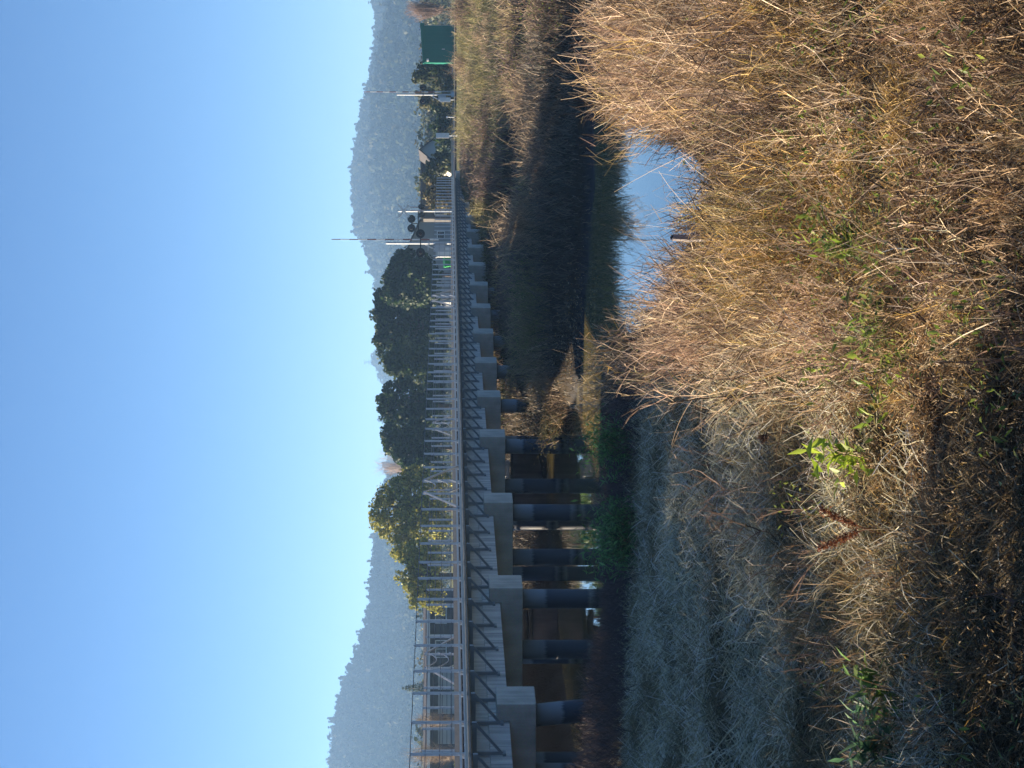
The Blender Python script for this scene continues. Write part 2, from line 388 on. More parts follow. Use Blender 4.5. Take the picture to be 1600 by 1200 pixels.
def build_near_bank():
    # matted frosted grass on the shaded slope left of the bridge's shadow edge
    g = Strands()
    P = scatter(210000, 9, 40, lambda x, y: (s_of(x, y) < SHADE_S + .5 + rng.normal(0, .8, len(x))) & (near(x, y) > 8) & (y > 12 + rng.normal(0, .8, len(x))), 1.3)
    n = len(P); q = fbm(P[:, 0], P[:, 1], 1.1, 31, 3)
    col = pick(FROST, n); brown = (q + rng.normal(0, .06, n)) < .47
    col[brown] = pick([(.17, .14, .08), (.24, .19, .10), (.14, .13, .06)], brown.sum())
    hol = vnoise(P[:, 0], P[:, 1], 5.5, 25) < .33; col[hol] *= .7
    P[:, 2] += rng.uniform(0, .05, n)
    g.add(P, rng.uniform(.10, .34, n), rng.uniform(0, 6.28, n), rng.uniform(.5, 1.3, n), rng.uniform(.0, 1.0, n), rng.uniform(.005, .011, n), col * .8, 3, .3, np.minimum(col * 1.35, .92), zig=.3)
    P = scatter(900, 11, 36, lambda x, y: (s_of(x, y) < SHADE_S + 1) & (near(x, y) > 9), 1.2)
    P = np.repeat(P, 22, 0); n = len(P); P[:, :2] += rng.normal(0, .09, (n, 2)); P[:, 2] = terrain(P[:, 0], P[:, 1])
    tc = np.repeat(rng.random(n // 22), 22)[:, None]
    g.add(P, rng.uniform(.12, .36, n), rng.uniform(0, 6.28, n), rng.uniform(.1, .7, n), rng.uniform(.2, 1.3, n), rng.uniform(.005, .010, n), pick([(.16, .13, .07), (.22, .18, .09), (.12, .11, .05)], n) * (1 - tc) + tc * pick([(.50, .50, .40), (.64, .63, .54)], n), 4, .3, zig=.2)
    tag(g.build('frosted_grass', M['stem']), 'frosty blue grey matted grass on the shaded near bank', 'grass', kind='stuff')
    # golden matted grass in the sun
    g = Strands()
    P = scatter(270000, 8.8, 34, lambda x, y: (rng.random(len(x)) < 1 - .6 * np.clip((x / y + .0) / .04, 0, 1) * np.clip((y - 13) / 4, 0, 1)) & (s_of(x, y) > SHADE_S - .4 + rng.normal(0, .35, len(x))) & (near(x, y) > .6), 1.45)
    n = len(P); q = fbm(P[:, 0], P[:, 1], .8, 41, 3)
    col = pick(GOLD, n); k = (q + rng.normal(0, .07, n)) > .52; col[k] = pick(BROWN, k.sum())
    k = rng.random(n) < .15; col[k] = pick(STRAW, k.sum())
    h = np.clip((fbm(P[:, 0], P[:, 1], 1.6, 47, 2) - .3) * 2, .3, 1.25) * np.where(P[:, 0] / P[:, 1] < -.01, .62, .9)
    k = P[:, 1] < 11 - P[:, 0] * .4 + rng.normal(0, .5, n); col[k] = pick([(.13, .095, .05), (.19, .14, .07), (.09, .07, .04), (.30, .23, .13)], k.sum(), .3)  # nearest grass recoloured dark brown to paint in the near shade
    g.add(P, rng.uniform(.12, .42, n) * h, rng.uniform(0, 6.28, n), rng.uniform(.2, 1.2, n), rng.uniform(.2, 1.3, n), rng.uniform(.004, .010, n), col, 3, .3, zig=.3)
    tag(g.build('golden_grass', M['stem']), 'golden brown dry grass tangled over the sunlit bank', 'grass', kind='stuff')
    # tall dry branching weeds on the right
    g = Strands()
    def wfac(x, y):
        a = x / y * FPX + 600                                     # how far right of the view axis the weeds stand
        n = (fbm(x, y, .9, 53, 3) - .5)
        right = np.clip((a - 610 + n * 260) / 70, 0, 1)
        nr = near(x, y)
        inlet = (1 - np.clip((a - 965) / 60, 0, 1)) * np.clip((a - 655) / 40, 0, 1)
        h = (.55 + .9 * fbm(x, y, .6, 57, 3)) * (1 - inlet * (1 - np.clip(.08 + nr * .05, 0, 1)))
        h = h * np.clip((y - 8) / 9, .34, 1) * (1 + .35 * np.clip((a - 985) / 40, 0, 1) * np.clip((nr + 1) / 3, 0, 1) * np.clip((14 - nr) / 5, 0, 1))
        return right, h
    def m(x, y):
        r, h = wfac(x, y); q = fbm(x, y, .8, 51, 3)
        return (near(x, y) > .2) & (rng.random(len(x)) < r * np.clip((q - .36) * 5, .06, 1)) & (s_of(x, y) > 7)
    P = scatter(50000, 8, 39.8, m, 1.2); n = len(P)
    _, hf = wfac(P[:, 0], P[:, 1])
    H = rng.uniform(.3, .95, n) * hf
    q = fbm(P[:, 0], P[:, 1], 1.0, 59, 3) + rng.normal(0, .06, n)
    col = pick(PINK + BROWN, n, .35); k = q > .56; col[k] = pick(STRAW + PINK, k.sum(), .3); pq = fbm(P[:, 0], P[:, 1], .55, 91, 2) + rng.normal(0, .07, n); k = pq > .58; col[k] = pick([(.40, .27, .18), (.50, .36, .25), (.30, .19, .13), (.20, .12, .08)], k.sum(), .3); k = (pq < .42); col[k] = pick(GOLD + [(.30, .26, .10), (.22, .17, .08)], k.sum(), .3); k = q < .42; col[k] = pick(BROWN + [(.10, .07, .05), (.14, .11, .06)], k.sum(), .35); k = rng.random(n) < .12; col[k] = pick([(.07, .05, .035)], k.sum())
    wd = rng.uniform(.005, .011, n) * np.clip(P[:, 1] / 17, .8, 1.6)
    pts, tg = g.add(P, H, rng.uniform(0, 6.28, n), rng.uniform(0, .4, n), rng.uniform(-.2, .9, n), wd, col, 4, .4, zig=.25)
    for lev in range(6):
        f = rng.uniform(.3, .98, n) * 4; i = np.minimum(f.astype(int), 3); fr = (f - i)[:, None]; r = np.arange(n)
        B = pts[r, i] * (1 - fr) + pts[r, i + 1] * fr
        p2, t2 = g.add(B, H * rng.uniform(.12, .42, n), rng.uniform(0, 6.28, n), rng.uniform(.2, 1.1, n), rng.uniform(-.5, .6, n), wd * .65, col * rng.uniform(.75, 1.3, (n, 1)), 2, .4, zig=.3)
        if lev % 2 == 0:
            g.add(p2[:, 1], H * rng.uniform(.08, .22, n), rng.uniform(0, 6.28, n), rng.uniform(.2, 1.3, n), .2, wd * .6, col * 1.15, 1, .4)
    tag(g.build('dry_weeds', M['stem']), 'tall brown dry weeds with fine branching stems beside the pool', 'weeds', kind='stuff')
    # dark woody twigs
    g = Strands()
    P = scatter(2600, 9, 36, lambda x, y: (near(x, y) > .4) & (rng.random(len(x)) < wfac(x, y)[0] + .12) & (s_of(x, y) > 9.6) & (fbm(x, y, .7, 95, 2) > .42), 1.25); n = len(P)
    hf = np.clip(wfac(P[:, 0], P[:, 1])[1], .2, 1); H = rng.uniform(.4, 1.0, n) * hf; wd = rng.uniform(.008, .015, n)
    cw = pick([(.10, .065, .045), (.17, .105, .07), (.25, .17, .12), (.07, .05, .04)], n)
    pts, tg = g.add(P, H, rng.uniform(0, 6.28, n), rng.uniform(.1, .9, n), rng.uniform(-.4, .6, n), wd, cw, 6, .4, zig=.5)
    for lev in range(7):
        i = rng.integers(2, 7, n); r = np.arange(n)
        p2, _ = g.add(pts[r, i], H * rng.uniform(.2, .55, n), rng.uniform(0, 6.28, n), rng.uniform(.1, 1.2, n), rng.uniform(-.4, .5, n), wd * .6, cw * 1.1, 3, .4, zig=.5)
        g.add(p2[:, 2], H * rng.uniform(.1, .3, n), rng.uniform(0, 6.28, n), rng.uniform(.1, 1.2, n), .2, wd * .45, cw * 1.2, 2, .4, zig=.4)
    tag(g.build('woody_twigs', M['stem']), 'dark crooked woody twigs tangled through the dry weeds', 'twigs', kind='stuff')
    # long pale canes leaning through the weeds
    g = Strands()
    P = scatter(1500, 9, 38, lambda x, y: (near(x, y) > .5) & (rng.random(len(x)) < wfac(x, y)[0]), 1.15); n = len(P)
    hf = wfac(P[:, 0], P[:, 1])[1]
    P[:, 2] += rng.uniform(.02, .25, n) * hf
    g.add(P, rng.uniform(.45, 1.3, n) * np.clip(hf + .15, .2, 1), rng.uniform(0, 6.28, n), rng.uniform(.1, 1.0, n), rng.uniform(.0, .9, n), rng.uniform(.005, .0095, n), pick([(.55, .43, .30), (.62, .52, .38), (.48, .36, .24)], n), 7, .35, zig=.06)
    tag(g.build('pale_canes', M['stem']), 'long pale bare canes arching out of the dry weeds', 'canes', kind='stuff')
    # upright dark thin stems at the left edge of the sunlit strip
    g = Strands()
    P = scatter(1900, 10.5, 22, lambda x, y: (s_of(x, y) > 9.4) & (s_of(x, y) < 12.2) & (x / y < -.07 + rng.normal(0, .03, len(x))), 1.2); n = len(P)
    pts, tg = g.add(P, rng.uniform(.12, .5, n), rng.uniform(0, 6.28, n), rng.uniform(0, .35, n), rng.uniform(0, .4, n), rng.uniform(.004, .008, n), pick(BROWN + [(.34, .25, .16), (.09, .06, .045)], n), 4, .3, zig=.3)
    for lev in range(3):
        i = rng.integers(1, 4, n); r = np.arange(n)
        g.add(pts[r, i], rng.uniform(.05, .2, n), rng.uniform(0, 6.28, n), rng.uniform(.2, .8, n), 0, .004, pick(BROWN, n), 2, .4, zig=.2)
    tag(g.build('thin_dark_stems', M['stem']), 'thin upright stems standing along the shade edge at lower left', 'stems', kind='stuff')
    # dark bare twigs along the creek, in the bridge's shade
    g = Strands()
    P = scatter(46000, 26, 48, lambda x, y: (near(x, y) > -.1) & (near(x, y) < 13 + rng.normal(0, 1.5, len(x))) & (s_of(x, y) < 11.5) & (x < 2), .4, .2, 1.5); n = len(P)
    edge = np.clip(near(P[:, 0], P[:, 1]) / 8, .16, 1) * np.where(P[:, 0] > -4.6, .8, 1.1)
    H = rng.uniform(.25, .75, n) * edge
    pts, tg = g.add(P, H, rng.uniform(0, 6.28, n), rng.uniform(0, .5, n), rng.uniform(0, .7, n), rng.uniform(.007, .013, n), pick(DARKTW, n), 3, .4, zig=.2)
    for lev in range(3):
        i = rng.integers(1, 3, n); r = np.arange(n)
        g.add(pts[r, i], H * rng.uniform(.3, .6, n), rng.uniform(0, 6.28, n), rng.uniform(.2, 1., n), .2, rng.uniform(.005, .009, n), pick(DARKTW, n), 2, .4, zig=.2)
    tag(g.build('dark_twigs', M['stem']), 'dark purple brown twigs fringing the shaded creek edge', 'twigs', kind='stuff')
    # crumbled dry leaves lying between the stems
    g = Strands()
    P = scatter(150000, 8, 32, lambda x, y: (near(x, y) > .3) & (s_of(x, y) > SHADE_S - .2 + rng.normal(0, .4, len(x))) & (rng.random(len(x)) < np.clip((fbm(x, y, 1.2, 81, 3) - .3) * 4, .1, 1)), 1.5); n = len(P)
    P[:, 2] += rng.uniform(.01, .16, n)
    g.leaves(P, rng.uniform(.012, .034, n), rng.uniform(.006, .014, n), rng.uniform(0, 6.28, n), rng.uniform(-.8, 1.2, n), pick([(.42, .25, .09), (.30, .17, .07), (.55, .41, .22), (.20, .12, .06), (.48, .31, .11), (.62, .50, .32), (.09, .06, .035)], n, .3))
    tag(g.build('dry_leaf_litter', M['leaf']), 'curled brown and orange dead leaves lying among the weeds', 'leaf litter', kind='stuff')
    # small green weed leaves
    g = Strands()
    C0 = scatter(420, 9, 38, lambda x, y: (near(x, y) > .4) & (s_of(x, y) > SHADE_S + .4) & (rng.random(len(x)) < np.clip(.35 + (x / y) / .12, .2, 1)), 1.2)
    k = 34; c = np.repeat(C0, k, 0); n = len(c)
    c = c + np.stack([rng.normal(0, .10, n), rng.normal(0, .10, n), rng.uniform(.08, .5, n)], -1)
    g.leaves(c, rng.uniform(.025, .065, n), rng.uniform(.010, .022, n), rng.uniform(0, 6.28, n), rng.uniform(-.3, 1.1, n), pick(GREENS, n))
    tag(g.build('green_weed_leaves', M['leaf']), 'small yellow green weed leaves scattered among the dry stems', 'leaves', kind='stuff')
build_near_bank()

def build_far_bank():
    fd = lambda x, y: y - np.interp(x, FX, FY)
    g = Strands()
    P = scatter(90000, 52, 132, lambda x, y: (fd(x, y) > .2) & (s_of(x, y) > -22) & (rng.random(len(x)) < np.clip((fbm(x, y, .22, 61, 3) - .3) * 4, .1, 1)), 1.2, .19, 1); n = len(P)
    q = fbm(P[:, 0], P[:, 1], .16, 65, 3) + rng.normal(0, .06, n)
    col = pick([(.17, .12, .10), (.13, .09, .085), (.21, .15, .12)], n)
    k = q > .57; col[k] = pick([(.40, .31, .17), (.32, .24, .13), (.30, .26, .10)], k.sum()); k = q < .40; col[k] = pick([(.07, .085, .03), (.10, .11, .04), (.12, .10, .05)], k.sum())
    up = (fd(P[:, 0], P[:, 1]) > 52); col[up] = pick([(.32, .25, .12), (.22, .22, .07), (.38, .30, .15), (.13, .16, .045), (.16, .12, .08)], up.sum())
    lo = fd(P[:, 0], P[:, 1]) < 14; col[lo] = pick([(.09, .08, .06), (.15, .12, .09), (.06, .065, .045), (.22, .17, .12)], lo.sum(), .35)
    k = s_of(P[:, 0], P[:, 1]) < -5.5; col[k] = pick([(.07, .055, .04), (.10, .075, .05), (.05, .045, .03)], k.sum())  # reeds behind the bridge get dark colours that stand in for shade
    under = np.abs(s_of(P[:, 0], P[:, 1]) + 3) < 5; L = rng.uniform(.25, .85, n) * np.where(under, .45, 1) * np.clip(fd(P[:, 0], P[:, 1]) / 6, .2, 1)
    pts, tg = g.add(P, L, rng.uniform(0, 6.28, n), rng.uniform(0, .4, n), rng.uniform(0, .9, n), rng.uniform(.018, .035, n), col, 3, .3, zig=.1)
    i = rng.integers(1, 3, n); r = np.arange(n)
    g.add(pts[r, i], L * .5, rng.uniform(0, 6.28, n), rng.uniform(.2, .8, n), .4, .016, col * 1.1, 2, .3)
    tag(g.build('far_bank_reeds', M['stem']), 'purple brown and straw reeds covering the far creek bank', 'reeds', kind='stuff')
    # thick twiggy brush in clumps
    g = Strands(); lf = Strands()
    cx = rng.uniform(-.02, .20, 120); cy = rng.uniform(56, 128, 120); cx = cx * cy; kk = (s_of(cx, cy) > 2.2) & (fd(cx, cy) > 3.5); cx, cy = cx[kk], cy[kk]
    for a, b in zip(cx, cy):
        n = 420; w = rng.uniform(.6, 1.9); h = rng.uniform(.5, 1.35)
        P = np.stack([a + rng.normal(0, w * .5, n), b + rng.normal(0, w * .6, n), np.zeros(n)], -1); P[:, 2] = terrain(P[:, 0], P[:, 1])
        base = [[(.34, .25, .16), (.24, .17, .11), (.42, .32, .20)], [(.16, .11, .085), (.22, .15, .11)], [(.30, .26, .11), (.22, .20, .08)]][rng.integers(0, 3)]
        Lh = h * rng.uniform(.4, 1.1, n) * np.exp(-((P[:, 0] - a) ** 2 + (P[:, 1] - b) ** 2) / (w * w * 1.2))
        pts, tg = g.add(P, Lh, rng.uniform(0, 6.28, n), rng.uniform(0, .55, n), rng.uniform(0, .6, n), rng.uniform(.016, .03, n), pick(base, n, .3), 3, .35, zig=.2)
        for lev in range(3):
            i = rng.integers(1, 4, n); r = np.arange(n)
            g.add(pts[r, i], Lh * rng.uniform(.2, .5, n), rng.uniform(0, 6.28, n), rng.uniform(.2, 1.1, n), .3, .013, pick(base, n, .3), 2, .4)
        if rng.random() < (.5 if b > 95 else .25):
            j = rng.integers(0, n, 700); Q = pts[j, rng.integers(2, 4, 700)] + rng.normal(0, .06, (700, 3))
            lf.leaves(Q, rng.uniform(.06, .14, 700), .045, rng.uniform(0, 6.28, 700), rng.uniform(-.3, 1, 700), pick([(.14, .18, .04), (.22, .25, .06), (.09, .12, .03)], 700))
    tag(g.build('bank_brush', M['stem']), 'clumps of rough brown brush on the slope of the far bank', 'brush', kind='stuff')
    tag(lf.build('brush_leaves', M['leaf']), 'green leaves in the rough brush on the far bank', 'leaves', kind='stuff')
    # leaf litter and pale debris washed up on the mud
    g = Strands()
    n = 3600; t = rng.random(n); c = at_z(655, 905, .3)
    x = c.x + rng.normal(0, .85, n); y = c.y + 1.0 + rng.normal(0, 2.6, n) ; k = (fd(x, y) > .2); x, y = x[k], y[k]; n = len(x)
    P = np.stack([x, y, terrain(x, y) + rng.uniform(.01, .10, n)], -1)
    g.leaves(P, rng.uniform(.04, .10, n), rng.uniform(.03, .06, n), rng.uniform(0, 6.28, n), rng.uniform(-.4, .9, n), pick([(.46, .33, .16), (.36, .22, .10), (.6, .5, .33), (.22, .14, .07)], n))
    tag(g.build('leaf_litter', M['leaf']), 'heap of tan leaf litter on the mud at the water edge', 'leaf litter', kind='stuff')
build_far_bank()

# ------------------------------------------------------------------ leafy plants
def shrub(name, base, label, cat, n, size, leafL, leafW, pal, stems=14, group=None, lean=(0, 0), leafmat='leaf', stemcol=BROWN):
    base = Vector(base); root = thing(name, base, label, cat, group)
    st = Strands(); lf = Strands()
    w, h = size
    B = np.array(base)[None] + np.stack([rng.normal(0, w * .12, stems), rng.normal(0, w * .12, stems), np.zeros(stems) - .03], -1)
    az = rng.uniform(0, 6.28, stems); L = h * rng.uniform(.6, 1.1, stems)
    sp = np.clip(w / h, .2, 1.3)
    pts, tg = st.add(B, L, az, rng.uniform(0, .5, stems) * sp, rng.uniform(0, .7, stems) * sp, max(.008, h * .015), pick(stemcol, stems), 5, .3, zig=.15)
    pts = pts + 0; r = rng.integers(0, stems, stems * 4); i = rng.integers(1, 5, stems * 4)
    p2, t2 = st.add(pts[r, i], L[r] * rng.uniform(.2, .5, len(r)), rng.uniform(0, 6.28, len(r)), rng.uniform(.2, .9, len(r)), .2, max(.005, h * .009), pick(stemcol, len(r)), 3, .3)
    allp = np.concatenate([pts[:, 2:].reshape(-1, 3), p2[:, 1:].reshape(-1, 3)])
    j = rng.integers(0, len(allp), n); P = allp[j] + rng.normal(0, w * .10, (n, 3))
    cl = fbm(P[:, 0], P[:, 1], 3 / w, 71, 2)[:, None]
    lf.leaves(P, rng.uniform(.6, 1.2, n) * leafL, rng.uniform(.6, 1.2, n) * leafW, rng.uniform(0, 6.28, n), rng.uniform(-.3, 1.2, n), pick(pal, n) * (.7 + .6 * cl))
    st.build('stem', M['stem'], root, base); lf.build('foliage', M[leafmat], root, base)
    return root

DKG = [(.12, .28, .08), (.16, .34, .10), (.09, .20, .06), (.20, .38, .13)]
YG = [(.17, .25, .035), (.24, .31, .05), (.12, .19, .03), (.30, .35, .10), (.10, .14, .03), (.26, .22, .07)]
def on_ground(u, v): return ground_at(u, v)
b = at_z(500, 1012, .55); b.z = tz(b.x, b.y)
shrub('green_shrub', b, 'green leafy shrub on the shaded bank, the one farther along the creek', 'shrub', 1500, (.75, .80), .11, .032, DKG, 16, 'green shrubs in the shade by the creek')
b = at_z(352, 1016, .55); b.z = tz(b.x, b.y)
shrub('green_shrub', b, 'wider green leafy shrub on the shaded bank, nearer the pile bents', 'shrub', 3000, (1.35, .78), .12, .034, DKG, 30, 'green shrubs in the shade by the creek')
for (u, v, sz, nl, lL, lW, pal, lab) in [
    (825, 1370, (.30, .42), 260, .085, .030, YG, 'bright green sapling with dense narrow leaves amid brown weeds'),
    (705, 1425, (.50, .40), 300, .095, .030, YG, 'green sprawling plant between the dense sapling and the dry grass'),
    (635, 1440, (.45, .40), 220, .095, .032, YG, 'yellow green plant tangled with bare twigs over golden grass'),
    (640, 1345, (.42, .34), 190, .09, .028, YG, 'low pale green rosette in the sunlit golden grass'),
    (480, 1385, (.24, .38), 60, .13, .060, [(.30, .42, .04), (.36, .46, .06)], 'small sprout with broad bright yellow green leaves'),
    (440, 1330, (.14, .18), 26, .06, .022, YG, 'tiny pale sprout beside the broad leaved sprout'),
    (105, 1435, (.36, .34), 90, .13, .045, [(.10, .19, .06), (.14, .25, .07), (.20, .30, .06)], 'broad leaved dark green plant at the shade edge, lower left'),
    (32, 1435, (.36, .36), 110, .14, .05, [(.07, .15, .08), (.10, .19, .09)], 'blue green broad leaved plant in the corner of the bank'),
    (128, 1345, (.12, .44), 22, .07, .022, YG, 'single yellow green sprig standing above the frosted grass'),
    (172, 1375, (.12, .34), 20, .07, .02, YG, 'thin sprig with a few lemon green leaves'),
    (960, 1180, (.35, .45), 130, .07, .022, YG, 'pale green plant low among pinkish dry weeds'),
    (1010, 1065, (.5, .55), 190, .075, .022, YG, 'light green leafy weed overhanging the pool'),
    (655, 1075, (.5, .5), 170, .08, .022, YG, 'light green leafy weed at the near end of the pool'),
    (540, 1290, (.12, .2), 20, .06, .02, YG, 'small green sprout in the grass below the pool')]:
    p = ground_at(u, v); shrub('leafy_plant', p, lab, 'plant', nl, sz, lL, lW, pal, 7, 'green plants on the near bank')
# stakes, a seed head and rust red stalks in the grass
def stake(u, v, h, w, label, tilt=0.05):
    p = ground_at(u, v); root = thing('wooden_stake', p, label, 'stake', 'old stakes by the pool')
    a = p - Vector((0, 0, .25)); b = p + Vector((tilt * h, 0, h)); mb = MB(); n = 6
    mb.tube([a.lerp(b, i / n) + Vector((.006 * math.sin(i * 2.1), .006 * math.cos(i * 1.7), 0)) for i in range(n + 1)], w, 7, w * .85)
    mb.build('shaft', M['grey_wood'], root, p)
    mb = MB(); mb.tube([b, b + Vector((w * .3, 0, w * .5))], w * .84, 7, w * .45); mb.build('tip', M['timber'], root, p)
M['grey_wood'] = plain('weathered_wood', (.26, .23, .22), .85, 0, .35, 14, .5)
stake(826, 1180, .66, .034, 'grey weathered stake standing in the weeds before the pool', .02)
stake(780, 1140, .30, .045, 'short dark stub of an old stake at the near edge of the pool', -.05)
def seed_head(u, v):
    p = ground_at(u, v); root = thing('thistle_stalk', p, 'dark dried thistle head on a bent stalk in the golden grass', 'thistle')
    top = p + Vector((.10, .02, .40)); mb = MB(); mb.tube([p - Vector((0, 0, .05)), p + Vector((.02, 0, .2)), top], .006, 6, .004); mb.build('stem', M['bark'], root, p)
    st = Strands(); n = 90; d = rng.normal(0, 1, (n, 3)); d[:, 2] = np.abs(d[:, 2]) * .9; az = np.arctan2(d[:, 1], d[:, 0])
    st.leaves(np.repeat(np.array(top)[None], n, 0) + rng.normal(0, .012, (n, 3)), rng.uniform(.035, .07, n), .012, az, rng.uniform(-.3, 1.4, n), pick([(.05, .032, .025), (.09, .055, .04)], n)); st.build('head', M['stem'], root, p)
seed_head(494, 1285)
def dock(u, v, label):
    p = ground_at(u, v); root = thing('dock_stalk', p, label, 'stalk', 'rust red stalks'); st = Strands(); n = 1
    pts, _ = st.add(np.repeat(np.array(p)[None], n, 0) + rng.normal(0, .03, (n, 3)) * [1, 1, 0], rng.uniform(.35, .5, n), rng.uniform(0, 6.28, n), rng.uniform(.05, .4, n), .3, .010, pick([(.20, .08, .045)], n), 6, .5, zig=.1)
    st.build('stem', M['stem'], root, p); lf = Strands(); Q = np.repeat(pts[:, 3:].reshape(-1, 3), 16, 0); Q = np.concatenate([np.repeat((pts[:, 3:-1] * (1 - f) + pts[:, 4:] * f).reshape(-1, 3), 12, 0) for f in np.linspace(0, 1, 12)]); m = len(Q)
    lf.leaves(Q + rng.normal(0, .012, (m, 3)), rng.uniform(.012, .028, m), .011, rng.uniform(0, 6.28, m), rng.uniform(-.3, 1.3, m), pick([(.20, .075, .035), (.14, .05, .028), (.25, .11, .05)], m)); lf.build('seed_cluster', M['leaf'], root, p)
dock(392, 1400, 'rust red seed stalk standing in the golden grass below the broad leaved sprout'); dock(362, 1405, 'second rust red seed stalk, a step left of the one below the sprout')
# shaded bush on the far bank beside the fourth bent
b = at_y(545, 862, 64); b.z = tz(b.x, b.y)
shrub('bank_bush', b, 'dark twiggy bush on the far bank beside the bridge piles', 'bush', 2600, (2.4, 1.25), .11, .04, [(.07, .07, .03), (.05, .055, .025), (.11, .10, .05)], 40)
# the willow added unseen left of the view to shade the nearest grass
# ------------------------------------------------------------------ trees
def crown_quads(clumps, per_m2, leaf, pal, jit=.2, flat=.0):
    V = []; C = []
    for (c, r) in clumps:
        c = np.array(c, float); r = np.array(r, float)
        n = int(per_m2 * random.uniform(.45, 1.1) * 4 * np.pi * (r[0] * r[1] * r[2]) ** (2 / 3)); n = max(n, 12)
        d = rng.normal(0, 1, (n, 3)); d /= np.linalg.norm(d, axis=1)[:, None]
        rad = rng.uniform(.45, 1.06, n) ** .6
        lump = .62 + .72 * vnoise(d[:, 0] * 2 + c[0], d[:, 1] * 2 + d[:, 2] * 2 + c[2], 1.6, 3)
        p = c + d * r * (rad * lump)[:, None]
        nr = d + rng.normal(0, .55, (n, 3)); nr /= np.linalg.norm(nr, axis=1)[:, None]
        a = np.cross(nr, rng.normal(0, 1, (n, 3))); a /= np.linalg.norm(a, axis=1)[:, None]; b = np.cross(nr, a)
        s = (leaf * rng.uniform(.5, 1.3, n))[:, None]; e = rng.uniform(.45, .9, (n, 1))
        q = np.stack([p - a * s, p - b * s * e, p + a * s, p + b * s * e], 1)
        V.append(q.reshape(-1, 3)); C.append(np.repeat(pick(pal, n, jit), 4, 0))
    V = np.concatenate(V); C = np.concatenate(C); F = np.arange(len(V)).reshape(-1, 4)
    return V, F, C

def tree(name, label, D, cl, trunk_u, leaf, pal, per=9, group=None, depth=.8, base=None, vb=712, trunk_r=.22, sub=11):
    """cl: clumps as upright photo (u, v, radius px across, radius px up) at distance D"""
    k = D / FPX
    g = at_y(trunk_u, vb, D); g.z = tz(g.x, g.y) if base is None else base
    root = thing(name, g, label, 'tree', group)
    clumps = []
    for (u, v, ru, rv) in cl:
        c = at_y(u, v, D); c.y += random.uniform(-.6, .6) * ru * k
        big = (ru * k, ru * k * depth, rv * k)
        clumps.append((c, tuple(x * .92 for x in big)))
        for _ in range(sub):
            d = Vector((random.gauss(0, 1), random.gauss(0, 1), random.gauss(.25, 1))).normalized()
            f = random.uniform(.16, .5)
            clumps.append((c + Vector((d.x * big[0], d.y * big[1], d.z * big[2])) * random.uniform(.7, 1.08), tuple(x * f for x in big)))
    V, F, C = crown_quads(clumps, per, leaf, pal)
    link('crown', np_mesh('crown', V - np.array(g), F, M['tree_leaf'], C), root, g)
    mb = MB(); top = max(c[0].z for c in clumps)
    mb.tube([g - Vector((0, 0, .3)), g + Vector((.1, 0, (top - g.z) * .45)), g + Vector((.2, .1, (top - g.z) * .8))], trunk_r, 8, trunk_r * .4)
    for c, r in clumps[::max(1, len(clumps) // 9)]:
        st = g + Vector((.1, 0, (top - g.z) * random.uniform(.25, .5)))
        mb.tube([st, st.lerp(c, .5) + Vector((0, 0, .2)), c], trunk_r * .5, 6, trunk_r * .12)
    mb.build('trunk', M['bark'], root, g, True)
    return root

PINE = [(.022, .048, .012), (.032, .062, .014), (.045, .078, .018), (.016, .034, .010)]
PINEL = [(.055, .085, .018), (.035, .062, .014), (.085, .11, .022)]
OAK = [(.24, .25, .04), (.32, .31, .055), (.16, .18, .03), (.40, .36, .07)]
TG = 'trees behind the railway bridge'
tree('pine_tree', 'dark pine touching the grey gabled building, rightmost of the dark grove', 230,
     [(790, 632, 22, 22), (770, 625, 24, 24), (750, 640, 30, 36), (780, 660, 26, 22), (760, 672, 34, 20)], 770, .20, PINE, 34, TG)
tree('pine_tree', 'broad dark pine with the highest crown in the grove', 235,
     [(735, 607, 22, 20), (712, 602, 26, 20), (690, 602, 26, 18), (668, 607, 24, 22), (720, 645, 36, 32), (685, 645, 36, 34), (655, 645, 30, 36), (700, 680, 40, 20), (655, 680, 34, 20)], 690, .20, PINE, 34, TG, trunk_r=.35)
tree('pine_tree', 'sun edged pine on the left shoulder of the tallest dark crown', 225,
     [(636, 612, 18, 20), (622, 628, 20, 22), (612, 650, 22, 24), (635, 660, 24, 28), (612, 680, 24, 18), (642, 636, 22, 26)], 620, .20, PINEL, 34, TG)
tree('pine_tree', 'round topped dark green tree between the gap in the ridge and the bare poplar', 215,
     [(590, 612, 16, 14), (572, 606, 18, 17), (555, 622, 22, 24), (582, 640, 26, 26), (560, 660, 30, 26), (590, 680, 30, 18), (540, 680, 26, 20), (540, 645, 24, 26)], 565, .20, PINE, 34, TG)
tree('pine_tree', 'lower dark green tree sloping down beside the sunlit oak', 210,
     [(522, 612, 18, 16), (505, 618, 18, 20), (492, 636, 20, 22), (515, 645, 24, 26), (480, 660, 22, 24), (500, 680, 28, 20), (466, 680, 20, 18), (478, 655, 20, 22), (462, 670, 18, 22)], 500, .20, PINE, 34, TG)
tree('oak_tree', 'tall sunlit olive green oak left of the dark grove', 190,
     [(440, 616, 16, 20), (420, 603, 18, 18), (400, 596, 20, 18), (382, 600, 18, 18), (366, 612, 14, 14), (430, 645, 26, 26), (395, 640, 28, 26), (362, 640, 18, 22), (420, 678, 32, 22), (380, 682, 28, 22), (450, 680, 20, 22), (346, 628, 18, 20), (372, 655, 24, 26), (408, 660, 30, 28), (452, 650, 18, 24)], 405, .15, OAK, 32, TG)
